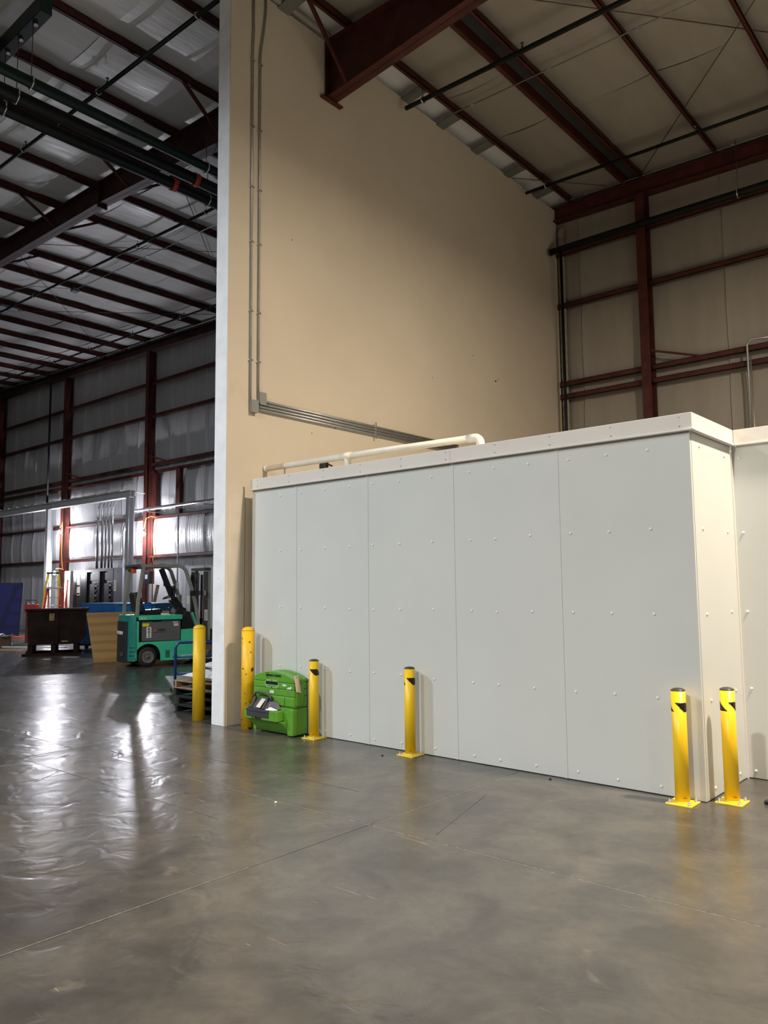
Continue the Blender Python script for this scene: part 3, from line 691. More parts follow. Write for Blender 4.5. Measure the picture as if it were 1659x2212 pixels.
# lower housing
MB().box(x0+.01, x1-.004, -.03, yk, .012, .328).build('lower_housing', M['green'], ew, bevel=.012)
MB().hexa([(x0+.075, -.065, .015), (x1-.12, -.065, .015), (x1-.12, -.02, .015), (x0+.075, -.02, .015)], [(x0+.02, -.205, .172), (x1-.105, -.205, .172), (x1-.105, -.02, .172), (x0+.02, -.02, .172)]).build('sloped_apron', M['green'], ew, bevel=.008)
MB().prism([(x1-.10, .012), (x1-.006, .012), (x1-.006, .318), (x1-.03, .326), (x1-.06, .318), (x1-.10, .296), (x1-.17, .288), (x1-.17, .165), (x1-.145, .15), (x1-.118, .11), (x1-.105, .06)], -.125, -.025).build('right_foot', M['green'], ew, bevel=.010)
MB().box(x0+.005, x0+.06, -.10, -.025, .012, .20).build('left_foot', M['green'], ew, bevel=.012)
tr = MB().box(x0-.005, x1-.165, -.235, -.10, .176, .300).build('tray', M['green'], ew, bevel=.010)
MB().box(x0+.02, x1-.02, -.12, -.02, .286, .332).build('tray_back', M['green'], ew, bevel=.006)
# dark basin unit
bs = MB().box(x0+.045, x1-.305, -.242, -.225, .205, .262).box(x0+.045, x1-.305, -.250, -.20, .268, .304)
bs = bs.build('basin_lip', M['grime'], ew, bevel=.005)
MB().hexa([(x0+.05, -.235, .3045), (x1-.33, -.235, .3045), (x1-.33, -.112, .3045), (x0+.05, -.112, .3045)], [(x0+.085, -.150, .410), (x1-.36, -.150, .410), (x1-.36, -.116, .418), (x0+.085, -.116, .418)]).build('basin_body', M['grime'], ew, bevel=.012)
MB().hexa([(x1-.345, -.20, .305), (x1-.23, -.18, .305), (x1-.21, -.112, .305), (x1-.345, -.112, .305)], [(x1-.36, -.155, .400), (x1-.28, -.145, .400), (x1-.27, -.116, .400), (x1-.36, -.116, .400)]).build('basin_wing', M['grime'], ew, bevel=.008)
for xx in (x0+.125, x1-.41):
    MB().beam((xx, -.242, .31), (xx, -.150, .432), .022, .03).build('basin_rib', M['grime'], ew, bevel=.006)
MB().tube([(x0+.115, -.150, .405), (x0+.10, -.152, .455), (x0+.125, -.155, .482), (x0+.18, -.157, .487), (x1-.44, -.157, .482), (x1-.385, -.155, .462), (x1-.355, -.150, .405)], .017, 10).build('handle', M['grime'], ew)
MB().beam((x0+.255, -.238, .322), (x0+.275, -.160, .418), .105, .003).build('instruction_sheet', M['paper'], ew)
MB().hexa([(x1-.36, -.246, .3055), (x1-.24, -.236, .3055), (x1-.20, -.190, .3055), (x1-.33, -.190, .3055)], [(x1-.36, -.244, .308), (x1-.24, -.234, .308), (x1-.20, -.190, .312), (x1-.33, -.190, .335)]).build('paper_tag', M['white'], ew)
MB().beam((x0+.07, -.168, .425), (x0+.115, -.16, .470), .05, .002).build('paper_tag', M['pink'], ew, label='pink and white tag on the handle')
MB().box(x0+.03, x0+.075, -.118, -.108, .343, .362).build('latch', M['black'], ew)
yl = yf-.0015
text('lettering', 'EMERGENCY EYEWASH', .036, M['black'], ew, (.000, yl-.0005, .698), (R90, 0, 0), .0008, .72, bold=.0012)
MB().box(-.145, -.085, yl-.0005, yf, .724, .729).build('lettering', M['black'], ew); MB().box(-.145, -.08, yl-.0005, yf, .668, .672).build('lettering', M['black'], ew)
MB().box(-.155, .105, yf-.006, yf+.001, .548, .650).build('label_plate', M['greenlit'], ew, bevel=.002)
MB().box(-.135, .085, yf-.0075, yf-.0055, .590, .628).build('gauge_window', M['black'], ew)
text('plate_print', 'EYEWASH STATION', .017, M['black'], ew, (-.03, yf-.0065, .571), (R90, 0, 0), .0004)
for a in (-.143, -.028, .092):
    for b in (.558, .641): MB().cyl((a, yf-.0105, b), (a, yf-.006, b), .0065, n=8).build('plate_screw', M['black'], ew)
MB().prism([(.150, .600), (.185, .607), (.225, .603), (.245, .592), (.215, .590), (.19, .580), (.175, .588)], yf-.0012, yf-.0002).build('torn_sticker', M['white'], ew)
MB().prism([(.232, .553), (.318, .556), (.322, .592), (.300, .580), (.262, .572)], yf-.0012, yf-.0002).build('torn_sticker', M['white'], ew)
MB().box(-.065, .005, yf-.0012, yf-.0002, .487, .520).build('small_sticker', M['white'], ew); text('sticker_print', 'CM 1', .018, M['boxgrey'], ew, (-.03, yf-.0015, .503), (R90, 0, 0), .0003)
text('lettering', 'SPERIAN', .034, M['black'], ew, (-.130, -.2365, .190), (R90, 0, 0), .0008, 1.05, bold=.0015)
MB().prism([(-.245, .180), (-.215, .180), (-.212, .196), (-.235, .196), (-.235, .199), (-.212, .202), (-.215, .212), (-.243, .210), (-.247, .193), (-.222, .190), (-.222, .187), (-.245, .187)], -.2372, -.2358).build('emblem', M['black'], ew)
MB().hexa([(x1+.016, -.085, .53), (x1+.020, -.01, .51), (x1+.022, -.01, .51), (x1+.018, -.085, .53)], [(x1-.006, -.105, .715), (x1-.002, -.035, .722), (x1, -.035, .722), (x1-.004, -.105, .715)]).build('hanging_tag', M['manila'], ew, label='cream paper tag hanging from the lid corner')
MB().cyl((x1-.006, -.072, .700), (x1+.004, -.072, .700), .006, n=8).build('tag_hole', M['black'], ew)
# ------------------------------------------------------------------ pallets, sacks
def pallet(x, y, z, rz, m_, lb, name='pallet'):
    t = thing(name, lb, 'pallet', (x, y, z), rz)
    for yy_ in (-.50, 0, .50):
        MB().box(-.60 if False else -.59, .59, yy_-.0, yy_+.0, 0, 0) if False else None
    for xx in (-.57, 0, .53):
        MB().box(xx, xx+.045, -.5, .5, .0165, .0975).build('stringer', M[m_], t, bevel=.003)
    for k in range(7):
        y0 = -.5+k*(1.0-.10)/6; MB().box(-.60, .60, y0, y0+.098, .0980, .114).build('deck_board', M[m_], t, bevel=.002)
    for y0 in (-.5, -.05, .40):
        MB().box(-.60, .60, y0, y0+.098, .0005, .016).build('bottom_board', M[m_], t, bevel=.002)
    return t
pallet(-9.13, 7.125, 0, 0, 'palletblack', 'black pallet at the bottom of the stack behind the yellow bollard')
pallet(-9.10, 7.135, .1155, .012, 'palletblack', 'black pallet second from the bottom of the stack behind the bollard')
pallet(-9.16, 7.120, .2310, -.015, 'palletblack', 'black pallet directly under the wooden pallet of the stack')
pallet(-9.14, 7.115, .3465, .01, 'palletwood', 'weathered wooden pallet on top of the black pallets')
def sack(x, y, z, lx, ly, lz, rz, lb):
    def fn(u, v):
        a = (u-.5)*2; b = (v-.5)*2
        return a, b
    mb = MB(); n = 18
    for sgn in (1, -1):
        def f(u, v, sgn=sgn):
            a = (u-.5)*2; b = (v-.5)*2
            h = (max(0, 1-abs(a)**3.2)*max(0, 1-abs(b)**2.6))**.5
            px = a*lx/2*(1-.05*(1-abs(b))*0); py = b*ly/2
            wob = .010*math.sin(7*a+3*b+x*9)+.008*math.sin(11*b-4*a)
            zz = lz/2 + sgn*(lz/2)*h + (wob*h if sgn > 0 else 0)
            return (px, py, zz)
        mb.grid(f, n, n)
    o = mb.build('sack', M['bag']); o.location = (x, y, z); o.rotation_euler = (0, 0, rz)
    return tag(o, lb, 'sack')
sack(-9.08, 6.92, .4615, .95, .56, .14, .06, 'white filled sack lying lowest on the wooden pallet')
sack(-8.98, 7.02, .622, .78, .50, .10, -.1, 'white filled sack in the middle of the pile on the wooden pallet')
sack(-8.92, 7.15, .742, .66, .50, .09, .12, 'white filled sack on top of the pile on the wooden pallet')
# ------------------------------------------------------------------ platform cart
ang = math.atan2(.49, -.87)
ct = thing('platform_cart', 'grey platform cart with blue tubular handle behind the pallet stack', 'cart', (-10.535, 7.149, 0), ang)
# local x along deck (away left), local y = -handle axis side
MB().box(0, 1.70, -.76, 0, .20, .235).build('deck', M['galv'], ct, bevel=.006)
MB().box(-.004, 1.704, -.764, .004, .185, .199).build('deck_frame', M['mast'], ct)
hp = [(.03, -.03, .236), (.03, -.03, .83), (.03, -.045, .89), (.03, -.09, .92), (.03, -.67, .92), (.03, -.715, .89), (.03, -.73, .83), (.03, -.73, .236)]
hd = MB().tube(hp, .021, 10).build('handle', M['blue'], ct, recalc=False)
for z in (.70, .44): MB().tube([(.03, -.045, z), (.03, -.715, z)], .019, 8).build('handle_bar', M['blue'], ct, recalc=False)
for x in (.18, 1.52):
    for y in (-.66, -.10):
        wl = MB().lathe([(.02, -.02), (.062, -.02), (.066, -.012), (.066, .012), (.062, .02), (.02, .02)], (x, y, .066), 16, 'y').build('caster_wheel', M['rubber'], ct)
        MB().box(x-.03, x+.03, y-.03, y-.024, .06, .184).box(x-.03, x+.03, y+.024, y+.03, .06, .184).build('caster_fork', M['galv'], ct)
# ------------------------------------------------------------------ forklift
FA = math.atan2(.966, .254)
fk = thing('forklift', 'teal green electric forklift number 602 with grey overhead guard parked side on', 'forklift', (-15.74, 10.0, 0), FA)
def wheel(x, y0, y1, r, nm, rimr):
    o = 1 if y1 > y0 else -1
    t = MB().lathe([(rimr, y0), (r*.93, y0), (r, y0+.03*o), (r, y1-.03*o), (r*.93, y1), (rimr, y1)], (x, 0, r), 32, 'y').build(nm, M['rubber'], fk)
    MB().lathe([(rimr, y0-.004*o), (rimr*.9, y0-.006*o), (rimr*.86, y0+.02*o), (rimr*.4, y0+.02*o), (rimr*.36, y0-.01*o), (.01, y0-.012*o)], (x, 0, r), 28, 'y').build('rim', M['rim'], t)
    MB().lathe([(rimr*1.0, y0-.005*o), (rimr*1.0, y0-.009*o), (rimr*.93, y0-.009*o), (rimr*.93, y0-.005*o)], (x, 0, r), 28, 'y').build('rim_ring', M['rimring'], t)
    for k in range(6):
        a = k*math.pi/3+.4
        MB().cyl((x+rimr*.63*math.cos(a), y0+.01*o, r+rimr*.63*math.sin(a)), (x+rimr*.63*math.cos(a), y0+.022*o, r+rimr*.63*math.sin(a)), .022, n=10).build('rim_hole', M['black'], t)
    return t
wheel(.0, .012, .19, .225, 'rear_wheel', .135); wheel(.0, 1.13, .95, .225, 'rear_wheel', .135)
wheel(1.45, .0, .22, .27, 'front_wheel', .17); wheel(1.45, 1.15, .93, .27, 'front_wheel', .17)
# lower body with wheel arch
def archpoly(cx, cz, r, a0, a1, n=12): return [(cx+r*math.cos(math.radians(lerp(a0, a1, k/n))), cz+r*math.sin(math.radians(lerp(a0, a1, k/n)))) for k in range(n+1)]
side = [(.30, .13), (1.13, .13), (1.13, .40), (1.20, .52), (1.25, .80), (1.25, .84), (.78, .82), (.78, .565), (-.22, .565), (-.22, 1.04), (-.27, 1.04), (-.27, .16), (-.25, .16)] + archpoly(0, .225, .30, 175, 8)
MB().prism(side, 0, .05).build('side_panel', M['teal'], fk)
MB().prism(side, 1.10, 1.15).build('side_panel', M['teal'], fk)
MB().box(.32, 1.12, .05, 1.10, .14, .56).build('chassis', M['black'], fk)
MB().box(-.26, .32, .21, .93, .14, 1.03).build('chassis', M['black'], fk)
MB().box(-.20, .77, .055, 1.095, .57, 1.03).build('battery_case', M['black'], fk)
MB().prism([(-.135, .585), (.755, .575), (.765, 1.0), (.74, 1.035), (.32, 1.035), (.30, 1.015), (.10, 1.015), (.09, 1.03), (-.14, 1.03)], .035, .054).build('battery_cover', M['greypanel'], fk, bevel=.004)
MB().box(-.215, .80, -.01, 1.16, 1.055, 1.165).build('hood', M['teal'], fk, bevel=.018)
# counterweight
cw = [(-.272, 0), (-.33, .03), (-.39, .12), (-.42, .25), (-.44, .45), (-.44, .70), (-.42, .90), (-.39, 1.03), (-.33, 1.12), (-.272, 1.15)]
def sc_(f): return [(-.272+(x+.272)*f, .575+(y-.575)) for x, y in cw]
mb = MB(); mb.prism([(x, y) for x, y in cw], .13, 1.175, 'z'); mb.build('counterweight', M['tealdark'], fk, bevel=.02)
for z in (.27, .36, .45): MB().beam((-.30, .008, z), (-.395, .11, z), .012, .012).build('vent_slot', M['black'], fk)
MB().lathe([(.11, -.006), (.10, -.016), (.01, -.016)], (0, 0, 0), 20, 'y').build('step_recess', M['tealdark'], fk, loc=None) if False else None
rp_ = [(-.395, .20), (-.425, .27), (-.445, .45), (-.445, .70), (-.425, .88), (-.395, .95)]
mb = MB()
for (a, b), (c, d) in zip(rp_, rp_[1:]):
    mb.hexa([(a, b, .10), (c, d, .10), (c-.03, d, .10), (a-.03, b, .10)], [(a, b, 1.03), (c, d, 1.03), (c-.03, d, 1.03), (a-.03, b, 1.03)])
mb.build('rear_grille', M['charcoal'], fk)
text('lettering', 'MITSUBISHI', .105, M['white'], fk, (-.4785, .575, .765), (R90, 0, -R90), .002, .85, bold=.002)
MB().box(-.49, -.47, .32, .50, .25, .33).build('tow_pin_box', M['mast'], fk)
# stickers and lettering on the side
S0 = -.0015
MB().box(-.13, .02, .030, .0345, .915, .985).build('warning_sticker', M['yel'], fk)
MB().box(-.035, .075, .0305, .0345, .655, .900).build('number_plate', M['white'], fk)
text('number', '6\n0\n2', .090, M['black'], fk, (.02, .029, .778), (R90, 0, 0), .0015, 1.15, space=.85, bold=.002)
MB().lathe([(.036, 0), (.036, .002), (.001, .003)], (.155, .032, .815), 20, 'y').build('logo_disc', M['redsign'], fk)
MB().beam((.132, .030, .792), (.180, .030, .838), .002, .012, (0, 1, 0)).build('logo_slash', M['white'], fk)
text('lettering', 'SBS', .085, M['black'], fk, (.315, .033, .822), (R90, 0, 0), .0015, 1.5, bold=.001)
MB().box(.14, .42, .0325, .0345, .765, .772).build('logo_line', M['black'], fk)
MB().box(.575, .70, .0305, .0345, .985, 1.005).build('small_label', M['white'], fk); MB().box(.60, .71, .0305, .0345, .905, .965).build('small_label', M['paper'], fk)
MB().box(-.17, -.06, -.012, -.010, 1.075, 1.125).build('small_label', M['paper'], fk); text('lettering', '602', .04, M['black'], fk, (-.115, -.013, 1.10), (R90, 0, 0), .0005)
MB().box(.40, .50, S0-.002, S0, .19, .36).build('recess_plate', M['tealdark'], fk)
for z in (.235, .315): MB().cyl((.45, -.012, z), (.45, -.003, z), .022, n=10).build('recess_bolt', M['rim'], fk)
def tri(cx, cz, s, y, m_, nm='emblem'):
    for a in (90, 210, 330):
        ca, sa = math.cos(math.radians(a)), math.sin(math.radians(a))
        p = [(0, 0), (.30, .5), (0, 1.0), (-.30, .5)]
        poly = [(cx+s*(u*sa*-1*-1*0+u*math.cos(math.radians(a-90))-v*math.sin(math.radians(a-90))), cz+s*(u*math.sin(math.radians(a-90))+v*math.cos(math.radians(a-90)))) for u, v in p]
        MB().prism(poly, y-.001, y+.001).build(nm, M[m_], fk)
tri(.60, .195, .038, S0-.001, 'black')
text('lettering', 'MITSUBISHI', .07, M['white'], fk, (.93, S0-.001, .20), (R90, 0, 0), .0012, 1.15, bold=.003)
# floor step, cowl, dash
MB().box(.80, 1.22, .051, 1.099, .565, .80).build('floor_plate', M['black'], fk)
MB().prism([(.81, .80), (1.16, .83), (1.20, 1.04), (1.10, 1.16), (.98, 1.24), (.88, 1.22), (.84, 1.05)], .12, 1.04).build('front_cowl', M['black'], fk, bevel=.015)
MB().prism([(1.02, 1.165), (1.10, 1.20), (1.17, 1.14), (1.22, .98), (1.24, .80), (1.14, .84), (1.10, .98)], .10, 1.05).build('cowl_shroud', M['greypanel'], fk, bevel=.01)
MB().beam((1.19, .04, .80), (1.045, .04, 1.21), .04, .035).build('cowl_edge', M['teal'], fk, bevel=.004)
MB().beam((1.06, .60, 1.10), (.74, .60, 1.54), .20, .17).build('steering_column', M['black'], fk, bevel=.03)
MB().hexa([(.74, .40, 1.16), (1.06, .40, 1.16), (1.06, .85, 1.16), (.74, .85, 1.16)], [(.86, .45, 1.36), (1.05, .45, 1.30), (1.05, .80, 1.30), (.86, .80, 1.36)]).build('dash', M['black'], fk, bevel=.02)
sw = [(.66+.145*math.cos(a)*.94, .60+.155*math.sin(a), 1.575+.145*math.cos(a)*.33) for a in [2*math.pi*k/24 for k in range(24)]]
st = MB().tube(sw, .014, 8, closed=True).build('steering_wheel', M['seat'], fk, recalc=False)
for k in range(3):
    a = 2*math.pi*k/3; MB().tube([(.68, .60, 1.555), (.66+.14*math.cos(a)*.94, .60+.15*math.sin(a), 1.575+.14*math.cos(a)*.33)], .010, 6).build('spoke', M['seat'], st, recalc=False)
MB().beam((.62, .50, 1.32), (.68, .50, 1.18), .02, .02).build('lever', M['black'], fk); MB().beam((.55, .46, 1.37), (.70, .46, 1.16), .03, .02).build('lever', M['black'], fk)
# seat
MB().hexa([(-.02, .32, 1.20), (.42, .32, 1.20), (.42, .83, 1.20), (-.02, .83, 1.20)], [(-.02, .34, 1.27), (.44, .34, 1.30), (.44, .81, 1.30), (-.02, .81, 1.27)]).build('seat_cushion', M['seat'], fk, bevel=.03)
MB().hexa([(-.17, .34, 1.22), (.05, .32, 1.22), (.05, .83, 1.22), (-.17, .81, 1.22)], [(-.25, .38, 1.68), (-.10, .38, 1.71), (-.10, .77, 1.71), (-.25, .77, 1.68)]).build('seat_back', M['seat'], fk, bevel=.045)
MB().box(-.10, .40, .36, .79, 1.166, 1.20).build('seat_base', M['black'], fk)
MB().tube([(-.03, .30, 1.23), (-.05, .30, 1.42), (.02, .30, 1.45), (.14, .30, 1.44), (.18, .30, 1.38), (.15, .30, 1.24)], .014, 8).build('armrest', M['blue'], fk, recalc=False)
# overhead guard
def bar(pts, r, nm, m_='guard'): 
    mb = MB()
    for p, q in zip(pts, pts[1:]): mb.beam(p, q, r, r*1.15, (0, 1, 0))
    return mb.build(nm, M[m_], fk, bevel=.006)
for y in (.05, 1.08):
    bar([(-.25, y, 1.176), (-.235, y, 1.5), (-.13, y, 2.27)], .07, 'guard_rear_post')
    front = [(-.20, y, 2.30), (.70, y, 2.30), (.80, y, 2.275), (.87, y, 2.21), (1.00, y, 1.85), (1.16, y, 1.25), (1.21, y, .80)]
    bar(front, .07, 'guard_front_post')
for k in range(8):
    x = -.12+k*.12; MB().box(x, x+.025, .085, 1.045, 2.265, 2.29).build('guard_slat', M['mast'], fk)
MB().box(-.24, -.16, .015, 1.115, 2.225, 2.335).build('guard_crossbar', M['mast'], fk, bevel=.006)
MB().box(.24, .37, .010, .09, 2.262, 2.340).build('guard_joint', M['black'], fk)
MB().beam((.46, .56, 2.24), (.72, .56, 1.60), .16, .09).build('guard_inner_brace', M['black'], fk)
MB().box(-.34, -.245, .20, .29, 2.13, 2.25).build('beacon', M['amber'], fk, bevel=.012); MB().box(-.36, -.20, .12, .60, 2.251, 2.275).build('beacon_bracket', M['black'], fk)
MB().lathe([(.075, -.01), (.075, .01), (.06, .02), (.01, .022)], (.475, .35, 1.90), 16, 'x').build('mirror', M['black'], fk)
MB().box(.70, .75, .38, .56, 1.52, 1.84).build('document_holder', M['black'], fk, bevel=.01)
MB().box(.93, .98, .00, .10, 1.40, 1.60).build('headlight', M['paper'], fk, bevel=.008); MB().box(1.00, 1.06, .80, .95, 1.42, 1.62).build('headlight', M['paper'], fk, bevel=.008)
MB().box(.86, .92, .62, .70, 1.64, 1.92).build('work_lamp_housing', M['white'], fk, bevel=.008)
MB().box(1.0, 1.12, -.01, .10, 1.60, 1.72).build('lamp_bracket', M['black'], fk)
# mast
for y in (.14, .97):
    MB().box(1.36, 1.45, y-.03, y+.03, .08, 2.18).build('mast_outer_rail', M['mast'], fk, bevel=.004)
    MB().box(1.46, 1.53, y-.025, y+.025, .12, 2.20).build('mast_inner_rail', M['guard'], fk, bevel=.004)
    MB().cyl((1.34, y+(.08 if y < .5 else -.08), .15), (1.34, y+(.08 if y < .5 else -.08), 2.1), .03, n=12).build('lift_cylinder', M['black'], fk)
MB().box(1.36, 1.53, .11, 1.0, 2.201, 2.27).build('mast_crosshead', M['mast'], fk, bevel=.005)
MB().box(1.34, 1.359, .11, 1.0, 1.60, 1.72).build('mast_cross_bar', M['mast'], fk, bevel=.004)
MB().box(1.34, 1.359, .11, 1.0, .95, 1.05).build('mast_cross_bar', M['mast'], fk, bevel=.004)
for y in (.48, .56, .64): MB().tube([(1.37, y, .4), (1.36, y, 1.3), (1.37, y, 2.15)], .012, 6).build('hose', M['black'], fk)
MB().box(1.355, 1.375, .02, .109, 1.60, 1.72).build('mast_bracket', M['guard'], fk)
MB().box(1.54, 1.58, .12, 1.0, .25, .80).build('fork_carriage', M['black'], fk)
for y in (.25, .80): MB().box(1.585, 2.70, y, y+.10, .05, .085).box(1.585, 1.62, y, y+.10, .05, .75).build('fork', M['mast'], fk)
MB().box(1.37, 1.45, .105, .109, 1.0, 1.26).build('number_plate', M['white'], fk)
text('number', '6\n0\n2', .085, M['redsign'], fk, (1.41, .103, 1.13), (R90, 0, 0), .001, .8, space=.82)
tri(1.405, 1.48, .035, .108, 'redsign')
# ------------------------------------------------------------------ plywood sheet
pd = Vector((.215, .977, 0)); pn = Vector((-.977, .215, 0)); po = Vector((-17.72, 9.78, .0))
ly = thing('plywood_sheet', 'large tan plywood sheet standing on edge behind the forklift', 'sheet', po, math.atan2(pd.y, pd.x))
MB().hexa([(0, 0, .003), (2.40, 0, .003), (2.40, .019, .003), (0, .019, .003)], [(-.06, .50, 1.19), (2.36, .50, 1.19), (2.36, .519, 1.19), (-.06, .519, 1.19)]).build('veneer_face', M['ply'], ly)
MB().hexa([(-.002, .0, .003), (-.0005, .0, .003), (-.0005, .019, .003), (-.002, .019, .003)], [(-.066, .50, 1.192), (-.0605, .50, 1.192), (-.0605, .519, 1.192), (-.066, .519, 1.192)]).build('edge_plies', M['plyedge'], ly)
# ------------------------------------------------------------------ rust hopper
dp = thing('scrap_hopper', 'dark rust brown steel scrap hopper with sloping right side on a skid base', 'hopper', (-20.96, 9.49, 0), math.radians(60))
shell = [(.10, 1.24), (1.62, 1.255), (1.585, .80), (1.54, .46), (1.40, .30), (.15, .30)]
MB().prism(shell, 0, 1.25).build('shell', M['rust'], dp)
MB().box(.06, 1.66, -.035, -.001, 1.20, 1.262).build('rim', M['rust'], dp, bevel=.006)
MB().box(.80, .90, -.03, -.001, .30, 1.19).build('stiffener', M['rust'], dp, bevel=.004)
MB().box(.68, .80, -.034, -.002, .96, 1.14).build('warning_label', M['ladyellow'], dp) if False else MB().box(.66, .785, -.012, -.001, .94, 1.13).build('warning_label', mat('faded_yellow_label', (.20, .15, .03), .6, var=.3, vscale=12), dp)
text('label_print', 'WARNING', .022, M['black'], dp, (.722, -.013, 1.00), (R90, 0, 0), .0004)
MB().prism([(.70, 1.10), (.722, 1.06), (.745, 1.10)], -.0135, -.0122).build('label_mark', M['black'], dp)
MB().box(.98, 1.14, -.012, -.001, .36, .40).build('faded_sticker', bpy.data.materials['faded_yellow_label'], dp)
for x in (.14, .72, 1.28): MB().box(x, x+.12, .02, 1.2, .07, .295).build('skid_leg', M['rust'], dp)
MB().box(.0, 1.45, .0, .12, .002, .068).build('skid_beam', M['rust'], dp, bevel=.004); MB().box(.0, 1.45, 1.1, 1.22, .002, .068).build('skid_beam', M['rust'], dp, bevel=.004)
MB().box(-.06, .14, -.04, .1, .0, .05).build('skid_toe', M['rust'], dp) if False else None
for (x, y) in ((.04, .5), (.04, .75)): MB().cyl((x, y, 1.0), (x+.06, y, 1.0), .05, n=10).build('hinge', M['redjack'], dp)
# ------------------------------------------------------------------ blue bin
bb = thing('steel_bin', 'long blue painted steel bin on casters behind the plywood sheet', 'bin', (-22.15, 11.75, 0), math.radians(18))
MB().prism([(.03, 1.36), (1.32, 1.36), (1.32, .16), (-.22, .16), (-.12, .32)], 0, 1.0).build('bin_body', M['bluebin'], bb)
MB().box(1.325, 2.75, .0, 1.0, .16, 1.30).build('bin_body', M['bluebin2'], bb); MB().box(1.325, 2.77, -.03, 1.02, 1.302, 1.36).build('bin_rim', M['bluebin2'], bb, bevel=.005)
MB().box(-.2, 2.7, .05, .12, .10, .158).build('bin_frame', M['black'], bb)
for x in (.15, 1.4, 2.5):
    for y in (.12, .85): MB().lathe([(.02, -.025), (.055, -.025), (.055, .025), (.02, .025)], (x, y, .056), 12, 'y').build('caster_wheel', M['rubber'], bb)
MB().box(1.30, 1.42, -.02, -.001, 1.28, 1.35).build('latch', M['galv'], bb)
# ------------------------------------------------------------------ debris left
nv = thing('blue_partition', 'tall navy blue flat panel standing at the far left', 'panel', (-30.05, 13.47, 0), math.atan2(-.81, -.58))
MB().hexa([(0, 0, .002), (1.9, 0, .002), (1.9, .09, .002), (0, .09, .002)], [(-.12, 0, 2.05), (1.9, 0, 2.05), (1.9, .09, 2.05), (-.12, .09, 2.05)]).build('panel_sheet', M['navy'], nv, bevel=.006)
MB().hexa([(-.012, -.01, .002), (-.001, -.01, .002), (-.001, .1, .002), (-.012, .1, .002)], [(-.135, -.01, 2.06), (-.123, -.01, 2.06), (-.123, .1, 2.06), (-.135, .1, 2.06)]).build('edge_trim', M['black'], nv)
cb = thing('cardboard_box', 'brown cardboard box on the floor at the left picture edge', 'box', (-24.9, 10.60, 0), .6)
MB().box(-.9, 0, 0, .6, .001, .33).build('carton', M['card'], cb, bevel=.004); MB().box(-.9, 0, -.001, -.0005, .15, .19).build('tape_strip', M['plyedge'], cb)
bd = thing('board', 'thin pale board lying on top of the cardboard box at the left edge', 'board', (-24.9, 10.62, .3315), .6)
MB().box(-1.0, .22, .0, .5, 0, .02).build('board_sheet', M['palletwood'], bd)
for k, (x, y, l, r, lb) in enumerate([(-25.15, 10.75, .22, .5, 'crumpled white scrap on the board at the far left edge'), (-24.80, 10.90, .14, -.3, 'small white metal scrap on the right end of the board')]):
    o = MB().hexa([(-l/2, -.04, 0), (l/2, -.05, 0), (l/2, .05, 0), (-l/2, .04, 0)], [(-l/3, -.02, .05), (l/3, 0, .07), (l/4, .04, .05), (-l/4, .03, .03)]).build('scrap', M['galv']); o.location = (x, y, .352); o.rotation_euler = (0, 0, r); tag(o, lb, 'scrap')
def flat(nm, lb, cat, x, y, lx, ly_, h, rz, m_, z=.001, grp=None):
    o = MB().hexa([(-lx/2, -ly_/2, 0), (lx/2, -ly_/2, 0), (lx/2, ly_/2, 0), (-lx/2, ly_/2, 0)], [(-lx/2, -ly_/2, h), (lx/2, -ly_/2, h), (lx/2, ly_/2, h), (-lx/2, ly_/2, h)]).build(nm, M[m_], bevel=min(h*.3, .004))
    o.location = (x, y, z); o.rotation_euler = (0, 0, rz); return tag(o, lb, cat, grp)
flat('cardboard_sheet', 'flattened dark cardboard sheet on the floor left of the hopper, nearer one', 'cardboard', -23.65, 10.1, 1.7, .5, .03, .45, 'card')
flat('cardboard_sheet', 'folded cardboard flap on the floor close to the hopper base', 'cardboard', -22.3, 10.35, .7, .35, .04, .8, 'card')
flat('metal_strip', 'long white metal strip on the floor left of the hopper, nearest one', 'strip', -24.0, 11.25, 2.2, .10, .03, .52, 'white')
flat('metal_strip', 'long white metal strip on the floor left of the hopper, middle one', 'strip', -25.1, 11.95, 2.8, .12, .03, .50, 'white')
flat('metal_strip', 'long white metal strip on the floor left of the hopper, farthest one', 'strip', -25.2, 12.5, 1.6, .10, .03, .56, 'white')
flat('wood_offcut', 'short dark wood offcut on the strips left of the hopper', 'wood', -25.0, 11.35, .6, .06, .05, 1.1, 'palletwood', .033)
flat('paper_scrap', 'white paper sheet on the floor under the hopper middle', 'paper', -20.7, 11.7, .45, .3, .004, .6, 'white')
flat('paper_scrap', 'pale paper strip in front of the hopper base', 'paper', -19.75, 10.25, .45, .12, .004, .6, 'white')
flat('paper_scrap', 'small pale paper piece on the floor in front of the hopper centre', 'paper', -19.62, 9.55, .2, .10, .004, .4, 'white')
flat('paper_scrap', 'white paper piece on the floor between hopper and blue bin', 'paper', -19.6, 11.0, .35, .3, .004, .6, 'white')
o = MB().tube([(-7.9+.02, 4.60, .006), (-7.83, 4.55, .03), (-7.76, 4.60, .006), (-7.70, 4.56, .028), (-7.66, 4.60, .006)], .004, 6).build('strap_scrap', M['black']); tag(o, 'small crumpled dark strap scrap on the open floor at left', 'scrap')
o = MB().tube([(-13.0+.09*math.cos(a), 9.4+.1*math.sin(a), .006) for a in [k*.5 for k in range(11)]], .006, 6).build('wire_loop', M['black']); tag(o, 'small dark wire loop on the floor before the platform cart', 'wire')
o = MB().tube([(-29.1+.55*math.cos(a)*(1-.03*k), 13.15+.35*math.sin(a), .014+.002*k) for k, a in enumerate([k*.45 for k in range(32)])], .012, 6).build('cord_coil', M['cordor']); tag(o, 'orange cord coiled on the floor beside the navy panel', 'cord')
